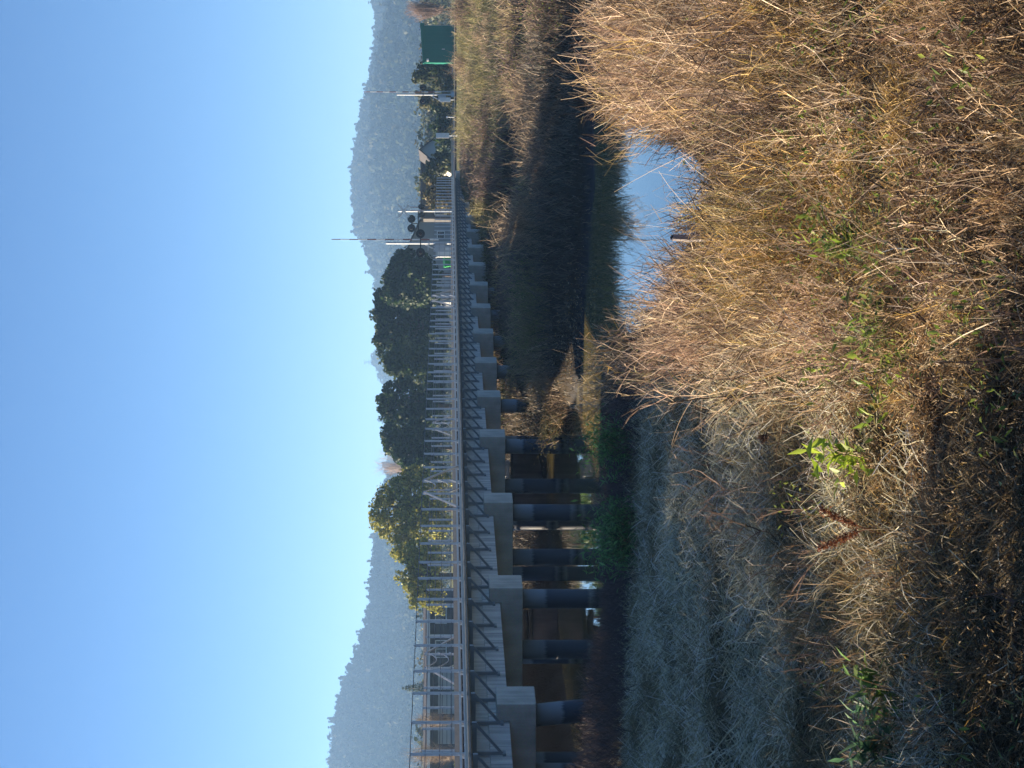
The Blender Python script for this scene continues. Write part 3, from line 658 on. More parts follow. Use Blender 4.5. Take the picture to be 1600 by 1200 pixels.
tree('oak_tree', 'lower sunlit olive oak with a rounded left side beside the barn', 180,
     [(340, 632, 14, 14), (325, 643, 16, 16), (300, 640, 17, 16), (282, 648, 17, 16), (262, 655, 15, 15), (348, 655, 18, 20), (330, 672, 22, 22), (295, 672, 24, 22), (268, 678, 22, 18), (252, 684, 14, 14), (310, 655, 24, 22), (275, 664, 20, 18)], 300, .15, OAK, 32, TG)
BUSH = [(.05, .065, .022), (.07, .085, .03), (.035, .045, .018), (.10, .11, .035)]
tree('roadside_tree', 'mixed green tree beside the green signal hut', 215, [(1090, 668, 16, 16), (1078, 660, 14, 12), (1072, 690, 22, 18), (1095, 690, 14, 16)], 1080, .15, BUSH, 34, 'trees by the crossing')
tree('roadside_tree', 'small tree right behind the raised crossing gate', 222, [(1050, 668, 15, 16), (1038, 672, 13, 14), (1045, 692, 18, 16)], 1045, .15, [(.10, .10, .03), (.14, .13, .04), (.07, .07, .025)], 34, 'trees by the crossing')
tree('clipped_hedge', 'dark clipped hedge behind the white sign', 205, [(1018, 694, 20, 18), (998, 692, 20, 17), (978, 694, 20, 16), (962, 696, 18, 15)], 990, .15, PINE, 34, 'trees by the crossing', sub=3)
tree('roadside_tree', 'dark bushy tree beyond the far end of the railing', 200, [(940, 688, 18, 22), (925, 676, 14, 16), (950, 700, 16, 12)], 938, .15, BUSH, 34, 'trees by the crossing')
tree('roadside_tree', 'ragged brown green tree behind the end railing posts', 190, [(908, 686, 14, 18), (895, 680, 14, 18), (880, 690, 16, 18), (912, 700, 14, 12)], 896, .15, [(.13, .11, .04), (.09, .09, .03), (.18, .14, .06)], 34, 'trees by the crossing')

def conifer(name, label, D, u, vt, vb, halfw, pal):
    g = at_y(u, vb, D); g.z = tz(g.x, g.y); k = D / FPX; top = at_y(u, vt, D)
    root = thing(name, g, label, 'tree'); cl = []
    H = top.z - g.z
    for i in range(16):
        f = i / 15; r = halfw * k * (1 - f * .93); z = g.z + H * (.12 + .86 * f)
        for a in range(5):
            an = a * 1.257 + i * .7; cl.append(((g.x + math.cos(an) * r * .55, g.y + math.sin(an) * r * .55, z), (r * .5, r * .5, r * .32 + .06)))
    V, F, C = crown_quads(cl, 14, .14, pal)
    link('crown', np_mesh('crown', V - np.array(g), F, M['tree_leaf'], C), root, g)
    mb = MB(); mb.tube([g - Vector((0, 0, .2)), g + Vector((0, 0, H * .95))], .16, 8, .03); mb.build('trunk', M['bark'], root, g, True)
conifer('conical_conifer', 'pointed grey green conifer rising behind the pale barn', 330, 125, 628, 705, 26, [(.06, .085, .05), (.08, .10, .06)])

def bare_tree(name, label, D, u, vb, vt, spread, col, n=60, group=None, w=.05):
    g = at_y(u, vb, D); g.z = tz(g.x, g.y); k = D / FPX; H = at_y(u, vt, D).z - g.z; S = spread * k
    root = thing(name, g, label, 'tree', group)
    mb = MB(); mb.tube([g - Vector((0, 0, .2)), g + Vector((0, 0, H * .35)), g + Vector((.1, 0, H * .6))], w * 2.2, 7, w); mb.build('trunk', M['bark'], root, g, True)
    st = Strands()
    P = np.array(g)[None] + np.stack([rng.normal(0, S * .08, n), rng.normal(0, S * .08, n), rng.uniform(.15, .5, n) * H], -1)
    L = H * rng.uniform(.3, .55, n)
    pts, tg = st.add(P, L, rng.uniform(0, 6.28, n), rng.uniform(.1, .9, n) * min(1, S / H * 1.3), rng.uniform(-.4, .1, n), w, pick([col], n), 4, .4, zig=.2)
    for lev in range(16):
        i = rng.integers(1, 5, n); r = np.arange(n)
        p2, _ = st.add(pts[r, i], L * rng.uniform(.2, .45, n), rng.uniform(0, 6.28, n), rng.uniform(0, .9, n), .1, w * .5, pick([col], n), 2, .4, zig=.2)
        st.add(p2[:, 1], L * rng.uniform(.1, .25, n), rng.uniform(0, 6.28, n), rng.uniform(0, 1.1, n), .1, w * .4, pick([col], n), 1, .4)
    st.build('crown', M['stem'], root, g)
bare_tree('bare_poplar', 'leafless tan poplar showing above the dip between dark tree and oak', 520, 470, 706, 594, 30, (.40, .30, .23), 70, w=.08)
bare_tree('bare_poplar', 'shorter leafless poplar left of the tan one, over the oak', 540, 490, 706, 606, 26, (.36, .28, .22), 60, w=.08)
bare_tree('bare_bush', 'leafless pinkish thicket above the green signal hut', 240, 1185, 706, 640, 40, (.26, .19, .16), 110, w=.05)
bare_tree('bare_shrub', 'leafless pale shrub behind the leftmost railing posts', 120, 22, 712, 645, 34, (.30, .24, .18), 70, w=.022)
bare_tree('bare_shrub', 'leafless brown shrub before the pale barn door', 135, 75, 712, 655, 26, (.26, .21, .16), 55, w=.022)

# ------------------------------------------------------------------ railway bridge
def build_bridge():
    o0 = bp(42.87, -3, 0)
    br = thing('railway_bridge', o0, 'long concrete railway trestle with galvanised railings crossing the creek', 'bridge')
    SF = -6.2
    caps = [42.87 - 8.08 * k for k in (5, 4, 3, 2, 1)] + [42.87 + 8.08 * k for k in range(4)]
    while caps[-1] < 128: caps.append(caps[-1] + 6.06)
    END = caps[-1] + 5.6
    # bents
    for c in caps:
        mb = MB(); w = .54
        sec = [(-.30, 1.73), (-.30, 2.50), (-.655, 2.50), (-.655, 2.245), (SF + .655, 2.245), (SF + .655, 2.50), (SF + .30, 2.50), (SF + .30, 1.73)]
        va = [bp(c - w, s, z) for s, z in sec]; vb = [bp(c + w, s, z) for s, z in sec]; n = len(sec)
        fs = [[i, (i + 1) % n, n + (i + 1) % n, n + i] for i in range(n)]
        quads = [[0, 1, 2, 3], [4, 5, 6, 7], [0, 3, 4, 7]]
        fs += [q[::-1] for q in quads] + [[i + n for i in q] for q in quads]
        mb.add(va + vb, fs)
        cap = mb.build('pile_cap', M['cap'], br, bp(c, 0, 1.73), bevel=.018)
        for j, s in enumerate((-.72, -1.95, -4.7)):
            p = MB(); top = bp(c, s, 1.74); lean = 0
            if j == 0 and c < 43.5: lean = .10
            bot = bp(c, s + lean * 3.2, -1.4)
            p.tube([bot, top], .225, 18); p.build('pile', M['pile'], cap, top, True)
    # spans
    ends = [caps[0] - 4] + caps + [END]
    for a, b in zip(ends[:-1], ends[1:]):
        mb = MB(); mb.bx(a + .02, b - .02, SF + .66, -.66, 2.25, 2.66); g = mb.build('girder', M['girder'], br, bp(a, 0, 2.25), bevel=.012)
        L = b - a; k = max(1, round(L / 2.7)); mb = MB()
        for i in range(k):
            mb.bx(a + L * i / k + .012, a + L * (i + 1) / k - .012, SF + .69, -.69, 2.664, 3.02)
        mb.build('deck_panel', M['panel'], br, bp(a, 0, 2.66))
    ab = MB(); ab.bx(END, END + 1.1, SF - .2, .25, .6, 3.0); ab.build('abutment', M['cap'], br, bp(END, 0, .6), bevel=.02)
    a0 = ends[0]
    ab = MB(); ab.bx(a0 - 1.4, a0, SF - .2, .25, .4, 3.0); ab.build('abutment', M['cap'], br, bp(a0, 0, .4), bevel=.02)
    # walkways, edge channels, track
    for side in (0, 1):
        w0, w1 = ((-.69, -.02) if side == 0 else (SF + .02, SF + .69))
        mb = MB(); mb.bx(a0, END, w0, w1, 3.035, 3.085); mb.build('walkway', M['grate'], br, bp(a0, 0, 3.03))
        e = 0 if side == 0 else SF; sg = 1 if side == 0 else -1
        mb = MB()
        mb.bx(a0, END, min(e, e + sg * .03), max(e, e + sg * .03), 3.09, 3.155)
        mb.bx(a0, END, min(e + sg * .03, e + sg * .075), max(e + sg * .03, e + sg * .075), 3.125, 3.153)
        mb.bx(a0, END, min(e, e - sg * .02), max(e, e - sg * .02), 3.20, 3.24)
        mb.build('edge_channel', M['steel'], br, bp(a0, e, 3.0))
    for s in (-2.38, -3.82):
        mb = MB(); mb.bx(a0 - 1, END + 1, s - .035, s + .035, 3.16, 3.30); mb.bx(a0 - 1, END + 1, s - .075, s + .075, 3.14, 3.16); mb.build('rail', M['rail'], br, bp(a0, s, 3.1))
    tie = MB(); t = a0 + .3
    while t < END: tie.bx(t, t + .23, -4.35, -1.85, 3.024, 3.14); t += .6
    tie.build('sleepers', M['timber'], br, bp(a0, -3, 3.02))
    # railings
    def post_ts(off=0.):
        ts = []
        for a, b in zip(ends[:-1], ends[1:]):
            L = b - a; k = 4 if L > 7 else 3
            ts += [a + .68 + (L - 1.36) * i / k + off for i in range(k + 1)]
        return ts
    pm = MB(); pm.bx(-.022, .022, -.05, .0, 0, 1.02); pm.bx(-.10, .10, -.075, -.055, -.05, .10)
    shift = -bp(0, 0, 0)
    pm.v = [p + shift for p in pm.v]
    me = bpy.data.meshes.new('post'); me.from_pydata(pm.v, [], pm.f); me.update(); me.materials.append(M['steel'])
    brk = MB()
    brk.v = []
    # bracket: leg against the girder, arm under the walkway, diagonal brace
    def q(s, z, t=0): return bp(t, s, z) + shift
    brk.bar(q(-.63, -.62), q(-.63, -.03), .07, .06); brk.bar(q(-.66, -.07), q(-.02, -.07), .09, .09); brk.bar(q(-.62, -.58), q(-.05, -.09), .045, .05)
    brk.hexa([q(-.675, -.66, -.09), q(-.61, -.66, -.09), q(-.61, -.66, .09), q(-.675, -.66, .09), q(-.675, -.60, -.09), q(-.61, -.60, -.09), q(-.61, -.60, .09), q(-.675, -.60, .09)])
    bme = bpy.data.meshes.new('bracket'); bme.from_pydata(brk.v, [], brk.f); bme.update(); bme.materials.append(M['dark_steel'])
    nposts = 0; rest = MB()
    for side in (0, 1):
        e = 0 if side == 0 else SF
        ts = [t for t in post_ts(0 if side == 0 else 4.2) if t < END]
        rl = MB()
        for z, r in ((4.13, .009), (3.86, .007), (3.60, .007), (3.38, .007)):
            rl.tube([bp(ts[0], e - .03, z), bp(ts[-1], e - .03, z)], r, 6)
        ra = rl.build('railing', M['cable'], br, bp(ts[0], e, 3.1))
        for i, t in enumerate(ts):
            if side == 1 and t < 36: continue
            if nposts < 100:
                p = link('post', me, ra, bp(t, e, 3.12)); nposts += 1
            else:
                rest.bx(t - .032, t + .032, e - .055, e, 3.12, 4.14)
            if side == 0: link('bracket', bme, br, bp(t, 0, 3.03))
        if side == 1 and rest.v:
            tag(rest.build('posts', M['steel'], ra, bp(100, e, 3.12)), kind='stuff')
        # chained gaps with raking braces
        gaps = [i for i in range(len(ts) - 1) if ts[i + 1] - ts[i] < 1.45]
        want = ((59.03, 91.3, 34.79) if side == 0 else (63.2, 95.))
        for wv in want:
            i = min(gaps, key=lambda j: abs((ts[j] + ts[j + 1]) / 2 - wv))
            ta, tb = ts[i], ts[i + 1]; lo, hi = ts[i - 1], ts[i + 2]
            for (tt, ft) in ((ta, lo), (tb, hi)):
                m_ = MB(); m_.bar(bp(tt, e + .02, 4.08), bp(ft, e + .02, 3.16), .045, .045); m_.build('brace', M['steel'], ra, bp(ft, e, 3.1))
            for z in (4.1, 3.75, 3.42):
                m_ = MB(); m_.tube([bp(ta + (tb - ta) * f, e + .03, z - .32 * 4 * f * (1 - f)) for f in np.linspace(0, 1, 11)], .016, 6)
                m_.build('chain', M['steel'], ra, bp(ta, e, z))
    return END
END = build_bridge()

# ------------------------------------------------------------------ track beyond the bridge
tr = thing('railway_track', bp(END + 1.2, -3, 2.9), 'railway track on a low ballast bed beyond the far bridge end', 'track')
mb = MB(); a, b_ = END + 1.12, 420
mb.hexa([bp(a, -5.4, 2.3), bp(a, -.6, 2.3), bp(b_, -.6, 2.3), bp(b_, -5.4, 2.3), bp(a, -4.6, 3.02), bp(a, -1.4, 3.02), bp(b_, -1.4, 3.02), bp(b_, -4.6, 3.02)])
mb.build('ballast', M['ballast'], tr, bp(a, -3, 2.9))
for s in (-2.38, -3.82):
    mb = MB(); mb.bx(a, b_, s - .035, s + .035, 3.03, 3.2); mb.build('rail', M['rail'], tr, bp(a, s, 3.0))
mb = MB(); mb.hexa([(10, 150, 2.80), (60, 150, 2.80), (62, 163, 2.80), (10, 163, 2.80), (10, 150, 3.0), (60, 150, 3.0), (62, 163, 3.0), (10, 163, 3.0)])
tag(mb.build('road', M['asphalt']), kind='structure')

# bulkheads below the bridge
def bulkhead(u0, u1, y0, y1, ztop, label, logs):
    p0 = at_z(u0, 900, 0); p0 = Vector(((u0 - 600) / FPX * y0, y0, 0)); p1 = Vector(((u1 - 600) / FPX * y1, y1, 0))
    root = thing('retaining_wall', p0, label, 'retaining wall', 'low walls under the bridge')
    d = (p1 - p0).normalized(); nn = Vector((-d.y, d.x, 0)); L = (p1 - p0).length
    mb = MB(); q = lambda a, b, z: p0 + d * a + nn * b + Vector((0, 0, z))
    mb.hexa([q(0, 0, -.8), q(L, 0, -.8), q(L, .35, -.8), q(0, .35, -.8), q(0, 0, ztop), q(L, 0, ztop), q(L, .35, ztop), q(0, .35, ztop)])
    mb.build('panel', M['wall'], root, p0, bevel=.02)
    mb = MB(); mb.hexa([q(-.1, -.08, ztop), q(L + .1, -.08, ztop), q(L + .1, .42, ztop), q(-.1, .42, ztop), q(-.1, -.08, ztop + .10), q(L + .1, -.08, ztop + .10), q(L + .1, .42, ztop + .10), q(-.1, .42, ztop + .10)])
    mb.build('coping', M['timber'], root, p0, bevel=.015)
    for i in range(logs):
        a0 = L * (i + .1) / logs; a1 = L * (i + .85) / logs
        lg = MB(); pts = [q(a0 + (a1 - a0) * f, .2 + .03 * math.sin(f * 7 + i), ztop + .235 + .02 * math.sin(9 * f)) for f in np.linspace(0, 1, 7)]
        lg.tube(pts, .14, 10, .115)
        o = lg.build('driftwood_log', M['timber'], None, pts[0], True)
        tag(o, ['dark log on the left end of the low wall', 'dark log on the right part of the low wall'][i % 2], 'log')
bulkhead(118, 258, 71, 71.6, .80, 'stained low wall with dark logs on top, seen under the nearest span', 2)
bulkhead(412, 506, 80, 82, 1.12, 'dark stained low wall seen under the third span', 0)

# pale pipe with a stub resting on the low wall
def pipe():
    a = at_y(440, 792.5, 80.9); b = at_y(480, 791, 81.4); root = thing('pale_pipe', a, 'pale pipe with an upright stub lying on top of the low wall under the bridge', 'pipe')
    a.z = b.z = 1.12 + .10 + .10; mb = MB(); mb.tube([a, a.lerp(b, .5) + Vector((0, 0, .01)), b], .075, 12); mb.build('pipe', M['white_paint'], root, a, True)
    c = a.lerp(b, .45); mb = MB(); mb.tube([c + Vector((0, 0, .06)), c + Vector((.02, 0, .42))], .08, 12); mb.build('stub', M['white_paint'], root, a, True)
    for f in (.15, .85):
        q = a.lerp(b, f); d = (b - a).normalized(); mb = MB(); mb.tube([q - d * .05, q + d * .05], .11, 14); mb.build('flange', M['grey_metal'], root, a)
pipe()
# ------------------------------------------------------------------ crossing equipment
def flasher(mb_black, reds, c, nrm, r):
    mb_black.disc(c, nrm, r, .03, 24); n = Vector(nrm).normalized()
    mb_black.tube([Vector(c) + n * .015, Vector(c) + n * .28], r * .45, 14, r * .40, False)
    m_ = MB(); m_.disc(Vector(c) + n * .03, nrm, r * .36, .03, 16); reds.append((m_, Vector(c)))

def gate(u, D, label, arm_v, mast_v, lamp_v, group='crossing gates'):
    g = at_y(u, 712, D); g.z = tz(g.x, g.y)
    root = thing('crossing_gate', g, label, 'crossing gate', group)
    zt = lambda v: at_y(u, v, D).z
    V = lambda dx, dy, z: Vector((g.x + dx, g.y + dy, z))
    mb = MB(); mb.tube([g - Vector((0, 0, .3)), V(0, 0, zt(mast_v))], .075, 12); mb.box(g.x - .2, g.x + .2, g.y - .2, g.y + .2, g.z - .2, g.z + .3); mb.build('mast', M['steel'], root, g)
    mb = MB(); mb.box(g.x - .55, g.x - .10, g.y - .25, g.y + .2, g.z + .75, g.z + 1.45); mb.build('motor_box', M['grey_metal'], root, g, bevel=.03)
    arm = MB(); ar = MB(); top = zt(arm_v); z0 = g.z + 1.2; n = 12
    for i in range(n):
        a = z0 + (top - z0) * i / n; b = z0 + (top - z0) * (i + 1) / n; w = .05 - .028 * i / n
        (arm if i % 2 == 0 else ar).box(g.x + .24 - w, g.x + .24 + w, g.y - .03, g.y + .03, a, b)
    a = arm.build('arm', M['white_paint'], root, g); ar.build('stripe', M['red_paint'], a, g)
    bl = MB(); rd = []; zl = zt(lamp_v)
    bl.bar(V(-.75, -.05, zl), V(.75, -.05, zl), .06, .06)
    for dx in (-.62, .62): flasher(bl, rd, V(dx, -.1, zl), (0, -1, 0), .30)
    l = bl.build('flasher', M['black'], root, g); [m_.build('lens', M['red_lens'], l, c) for m_, c in rd]
    mb = MB(); mb.bar(V(-.4, .1, g.z + 1.45), V(-.1, .1, g.z + 2.1), .07, .07); mb.bar(V(.32, .05, g.z), V(.30, .05, g.z + 1.9), .06, .06); mb.bar(V(-.5, .05, g.z + 1.9), V(.34, .05, g.z + 1.9), .06, .06); mb.build('bracket', M['steel'], root, g)
    return root
gate(820, 152, 'raised striped crossing gate before the grey gabled building', 518, 603, 657)
gate(1052, 205, 'farther raised crossing gate near the green signal hut', 568, 620, 661)

def crossbuck(u, D, label):
    g = at_y(u, 712, D); g.z = tz(g.x, g.y); zt = lambda v: at_y(u, v, D).z
    root = thing('crossing_signal', g, label, 'crossing signal')
    mb = MB(); mb.tube([g - Vector((0, 0, .3)), Vector((g.x, g.y, zt(622)))], .07, 12); mb.build('mast', M['steel'], root, g)
    z = zt(631); mb = MB()
    for sg in (1, -1):
        y = g.y - .10 - .012 * sg
        mb.bar((g.x - .5, y, z - sg * .42), (g.x + .5, y, z + sg * .42), .02, .17)
    mb.build('crossbuck', M['white_paint'], root, g)
    zl = zt(643); bl = MB(); rd = []
    bl.bar((g.x - 2.0, g.y - .05, zl - .55), (g.x, g.y - .05, zl - .55), .09, .09); bl.bar((g.x - 1.02, g.y - .05, zl - .55), (g.x - 1.02, g.y - .05, zl), .07, .07); bl.bar((g.x - 1.4, g.y - .05, zl), (g.x - .64, g.y - .05, zl), .07, .07)
    for dx in (-1.40, -.64): flasher(bl, rd, (g.x + dx, g.y - .1, zl), (0, -1, 0), .33)
    zl2 = zt(658); 
    for dx in (-.35, .35): flasher(bl, rd, (g.x + dx, g.y - .1, zl2), (.6, -1, 0), .26)
    l = bl.build('flasher', M['black'], root, g); [m_.build('lens', M['red_lens'], l, c) for m_, c in rd]
    mb = MB(); mb.bar((g.x + .28, g.y, zt(664)), (g.x + .34, g.y, zt(640)), .05, .12); mb.build('bell_bracket', M['red_paint'], root, g)
crossbuck(870, 186, 'crossing signal mast with crossed boards and round black lamps')

def sign(u, vb, vt, vs0, vs1, D, wpx, label):
    g = at_y(u, vb, D); g.z = tz(g.x, g.y); zt = lambda v: at_y(u, v, D).z; w = wpx * D / FPX / 2
    root = thing('sign_post', g, label, 'sign', 'signs by the crossing')
    mb = MB(); mb.tube([g - Vector((0, 0, .4)), Vector((g.x, g.y, zt(vt)))], .03, 8); mb.build('post', M['steel'], root, g)
    mb = MB(); mb.box(g.x - w, g.x + w, g.y - .055, g.y - .033, zt(vs1), zt(vs0)); mb.build('panel', M['sign'], root, g, bevel=.008)
sign(988, 722, 681, 681, 702, 142, 8, 'white sign on a thin post before the clipped hedge')
sign(1044, 712, 686, 687, 704, 190, 7, 'small white sign beside the farther crossing gate')
sign(1017, 713, 697, 697, 700, 175, 3, 'short pale marker post between the two larger signs')
# control cabinets by the near gate
g = at_y(806, 712, 158); g.z = tz(g.x, g.y)
cb = thing('control_cabinet', g, 'grey control cabinet at the foot of the nearer crossing gate', 'cabinet')
mb = MB(); mb.box(g.x - .35, g.x + .35, g.y - .3, g.y + .3, g.z - .1, g.z + 1.35); mb.build('body', M['grey_metal'], cb, g, bevel=.02)
mb = MB(); mb.box(g.x - .30, g.x + .30, g.y - .325, g.y - .303, g.z + .1, g.z + 1.28); mb.build('door', M['white_paint'], cb, g, bevel=.008)
mb = MB(); mb.box(g.x - .4, g.x + .4, g.y - .36, g.y + .35, g.z + 1.353, g.z + 1.42); mb.build('roof', M['grey_metal'], cb, g, bevel=.01)
# green bin
g = at_y(793, 711, 190); g.z = tz(g.x, g.y)
bn = thing('waste_bin', g, 'bright green bin showing between the railing posts', 'bin')
mb = MB(); w = .55; mb.hexa([(g.x - .42, g.y - .4, g.z - .2), (g.x + .42, g.y - .4, g.z - .2), (g.x + .42, g.y + .4, g.z - .2), (g.x - .42, g.y + .4, g.z - .2), (g.x - w, g.y - .5, g.z + .75), (g.x + w, g.y - .5, g.z + .75), (g.x + w, g.y + .5, g.z + .75), (g.x - w, g.y + .5, g.z + .75)]); mb.build('body', M['green_plastic'], bn, g, bevel=.03)
mb = MB(); mb.hexa([(g.x - w - .04, g.y - .56, g.z + .753), (g.x + w + .04, g.y - .56, g.z + .753), (g.x + w + .04, g.y + .52, g.z + .753), (g.x - w - .04, g.y + .52, g.z + .753), (g.x - w, g.y - .5, g.z + .83), (g.x + w, g.y - .5, g.z + .83), (g.x + w, g.y + .5, g.z + .95), (g.x - w, g.y + .5, g.z + .95)]); mb.build('lid', M['green_plastic'], bn, g, bevel=.02)
mb = MB()
for dx in (-.4, .4): mb.disc((g.x + dx, g.y - .3, g.z + .06), (1, 0, 0), .13, .07, 14)
mb.build('wheel', M['black'], bn, g)

# green signal hut
def hut():
    D = 213; p0 = at_y(1102, 710, D); p1 = at_y(1160, 710, D); z0 = tz(p0.x, D) - .15; zt = at_y(1130, 663, D).z
    g = Vector(((p0.x + p1.x) / 2, D, z0)); root = thing('signal_hut', g, 'dark green metal railway equipment hut standing beside the track', 'equipment hut')
    hw = (p1.x - p0.x) / 2; dp = 2.4; zr = at_y(1130, 657, D).z
    mb = MB(); x0, x1, y0, y1 = g.x - hw, g.x + hw, D, D + dp
    mb.box(x0, x1, y0, y1, z0, zt)
    for i in range(9):
        x = x0 + (x1 - x0) * (i + .5) / 9; mb.box(x - .03, x + .03, y0 - .02, y0, z0 + .1, zt - .05)
    mb.build('wall', M['green_paint'], root, g)
    mb = MB(); mb.hexa([(x0 - .08, y0 - .12, zt), (x1 + .22, y0 - .12, zt), (x1 + .22, y1 + .12, zt), (x0 - .08, y1 + .12, zt), (x0 - .08, y0 - .12, zt + .14), (x1 + .22, y0 - .12, zr + .04), (x1 + .22, y1 + .12, zr + .04), (x0 - .08, y1 + .12, zt + .14)]); mb.build('roof', M['green_paint'], root, g, bevel=.02)
    mb = MB(); mb.box(x0 + .5, x0 + 1.35, y0 - .055, y0 - .025, z0 + .25, zt - .35); d = mb.build('door', M['green_paint'], root, g, bevel=.008)
    mb = MB(); mb.box(x0 + 1.22, x0 + 1.28, y0 - .11, y0 - .058, z0 + 1.0, z0 + 1.28); mb.build('handle', M['white_paint'], d, g)
    mb = MB(); mb.box(x0 + .12, x0 + .34, y0 - .22, y0 - .02, zt - .42, zt - .22); mb.build('lamp', M['white_paint'], root, g, bevel=.02)
    mb = MB(); mb.box(x1 + .003, x1 + .05, y0 + .1, y1 - .1, z0 + .2, zt - .02); mb.build('trim', M['grey_metal'], root, g)
hut()

# ------------------------------------------------------------------ buildings
def window(parent, g, x0, x1, y, z0, z1):
    mb = MB(); f = .09
    mb.box(x0 - f, x1 + f, y - .06, y - .003, z0 - f, z0); mb.box(x0 - f, x1 + f, y - .06, y - .003, z1, z1 + f)
    mb.box(x0 - f, x0, y - .06, y - .003, z0, z1); mb.box(x1, x1 + f, y - .06, y - .003, z0, z1); mb.box((x0 + x1) / 2 - .03, (x0 + x1) / 2 + .03, y - .05, y - .004, z0, z1)
    w = mb.build('window', M['white_paint'], parent, g)
    mb = MB(); mb.box(x0, x1, y - .03, y - .008, z0, z1); mb.build('pane', M['glass'], w, g)

def gable(name, label, D, u0, u1, vbase, veave, vridge, wallm, dp=14, ridge_u=None, wins=()):
    k = D / FPX; p0 = at_y(u0, vbase, D); p1 = at_y(u1, vbase, D); z0 = 2.7; ze = at_y(u1, veave, D).z
    ur = (u0 + u1) / 2 if ridge_u is None else ridge_u; pr = at_y(ur, vridge, D)
    g = Vector(((p0.x + p1.x) / 2, D, z0)); root = thing(name, g, label, 'building')
    mb = MB(); x0, x1 = p0.x, p1.x
    vs = [(x0, D, z0), (x1, D, z0), (x1, D, ze), (pr.x, D, pr.z), (x0, D, ze)]; vs += [(x, y + dp, z) for x, y, z in vs]
    mb.add(vs, [(0, 1, 2, 3, 4), (9, 8, 7, 6, 5), (1, 6, 7, 2), (5, 0, 4, 9), (0, 5, 6, 1), (2, 7, 8, 3), (3, 8, 9, 4)])
    mb.build('wall', wallm, root, g)
    mb = MB(); th = .16; ov = .35
    for (xa, za, xb, zb) in ((x1, ze, pr.x, pr.z), (x0, ze, pr.x, pr.z)):
        dx = xa - xb; dz = za - zb; l = math.hypot(dx, dz); xa2 = xa + dx / l * ov; za2 = za + dz / l * ov; b = .005
        mb.hexa([(xa2, D - .4, za2 + b), (xb, D - .4, zb + b), (xb, D + dp + .4, zb + b), (xa2, D + dp + .4, za2 + b), (xa2, D - .4, za2 + th), (xb, D - .4, zb + th), (xb, D + dp + .4, zb + th), (xa2, D + dp + .4, za2 + th)])
    mb.build('roof', M['roof'], root, g)
    for (a, b, c, d) in wins:
        q0 = at_y(a, c, D); q1 = at_y(b, d, D); window(root, g, q0.x, q1.x, D, q1.z, q0.z)
    return root, g
gable('gabled_building', 'grey gabled building rising behind the dark pine and the crossing gate', 250, 728, 853, 710, 656, 624, M['siding'], 18, 780, [(828, 838, 684, 694), (806, 816, 684, 694)])
gable('gabled_house', 'dark roofed house with a pale wall behind the clipped hedge', 262, 938, 992, 710, 690, 656, M['cream'], 12, 966, [(948, 956, 690, 698)])

def flat_building():
    D = 275; p0 = at_y(858, 710, D); p1 = at_y(972, 710, D); zt = at_y(900, 657, D).z; z0 = 2.7
    g = Vector(((p0.x + p1.x) / 2, D, z0)); root = thing('flat_roofed_building', g, 'long dark flat roofed building behind the trees at the railing end', 'building')
    mb = MB(); mb.box(p0.x, p1.x, D, D + 14, z0, zt - .25); mb.build('wall', M['dark_wall'], root, g)
    mb = MB(); mb.box(p0.x - .4, p1.x + .4, D - .6, D + 14.4, zt - .245, zt); mb.build('roof', M['roof'], root, g, bevel=.03)
    for i in range(5):
        x = p0.x + (p1.x - p0.x) * (i + .3) / 5; window(root, g, x, x + 1.1, D, z0 + 1.0, z0 + 2.3)
flat_building()

def barn():
    D = 200; p0 = at_y(-60, 706, D); p1 = at_y(262, 706, D); z0 = 2.75
    ze = at_y(100, 672, D).z; zf = at_y(100, 667, D).z; zr = at_y(100, 660, D).z
    g = Vector(((p0.x + p1.x) / 2, D, z0)); root = thing('long_barn', g, 'long low building with a white fascia and pale doors behind the bridge railing', 'building')
    mb = MB(); mb.box(p0.x, p1.x, D + 1.6, D + 12, z0, ze); mb.build('wall', M['dark_wall'], root, g)
    mb = MB(); mb.box(p0.x - .3, p1.x + .3, D - .25, D - .05, ze, zf); mb.build('fascia', M['fascia'], root, g, bevel=.01)
    mb = MB(); mb.hexa([(p0.x - .3, D - .05, ze + .003), (p1.x + .3, D - .05, ze + .003), (p1.x + .3, D + 12.3, ze + .003), (p0.x - .3, D + 12.3, ze + .003), (p0.x - .3, D - .05, zf + .05), (p1.x + .3, D - .05, zf + .05), (p1.x + .3, D + 7, zr), (p0.x - .3, D + 7, zr)]); mb.build('roof', M['roof'], root, g)
    for (a, b) in ((78, 112), (116, 150), (30, 66)):
        q0 = at_y(a, 0, D); q1 = at_y(b, 0, D); mb = MB(); zt = at_y(a, 684, D).z
        for i in range(4):
            h = (zt - z0) / 4; mb.box(q0.x, q1.x, D + 1.50, D + 1.595, z0 + h * i + .02, z0 + h * (i + 1) - .02)
        mb.build('door', M['cream'], root, g, bevel=.01)
    for u in (-20, 25, 70, 114, 154, 205, 250):
        x = at_y(u, 0, D).x; mb = MB(); mb.bar((x, D + .1, z0), (x, D + .1, ze - .003), .14, .14); mb.build('post', M['white_paint'], root, g)
    q = at_y(168, 0, D).x; window(root, g, q, q + 1.4, D + 1.6, z0 + .9, z0 + 1.75)
    q = at_y(222, 0, D).x; window(root, g, q, q + 1.4, D + 1.6, z0 + .9, z0 + 1.75)
barn()
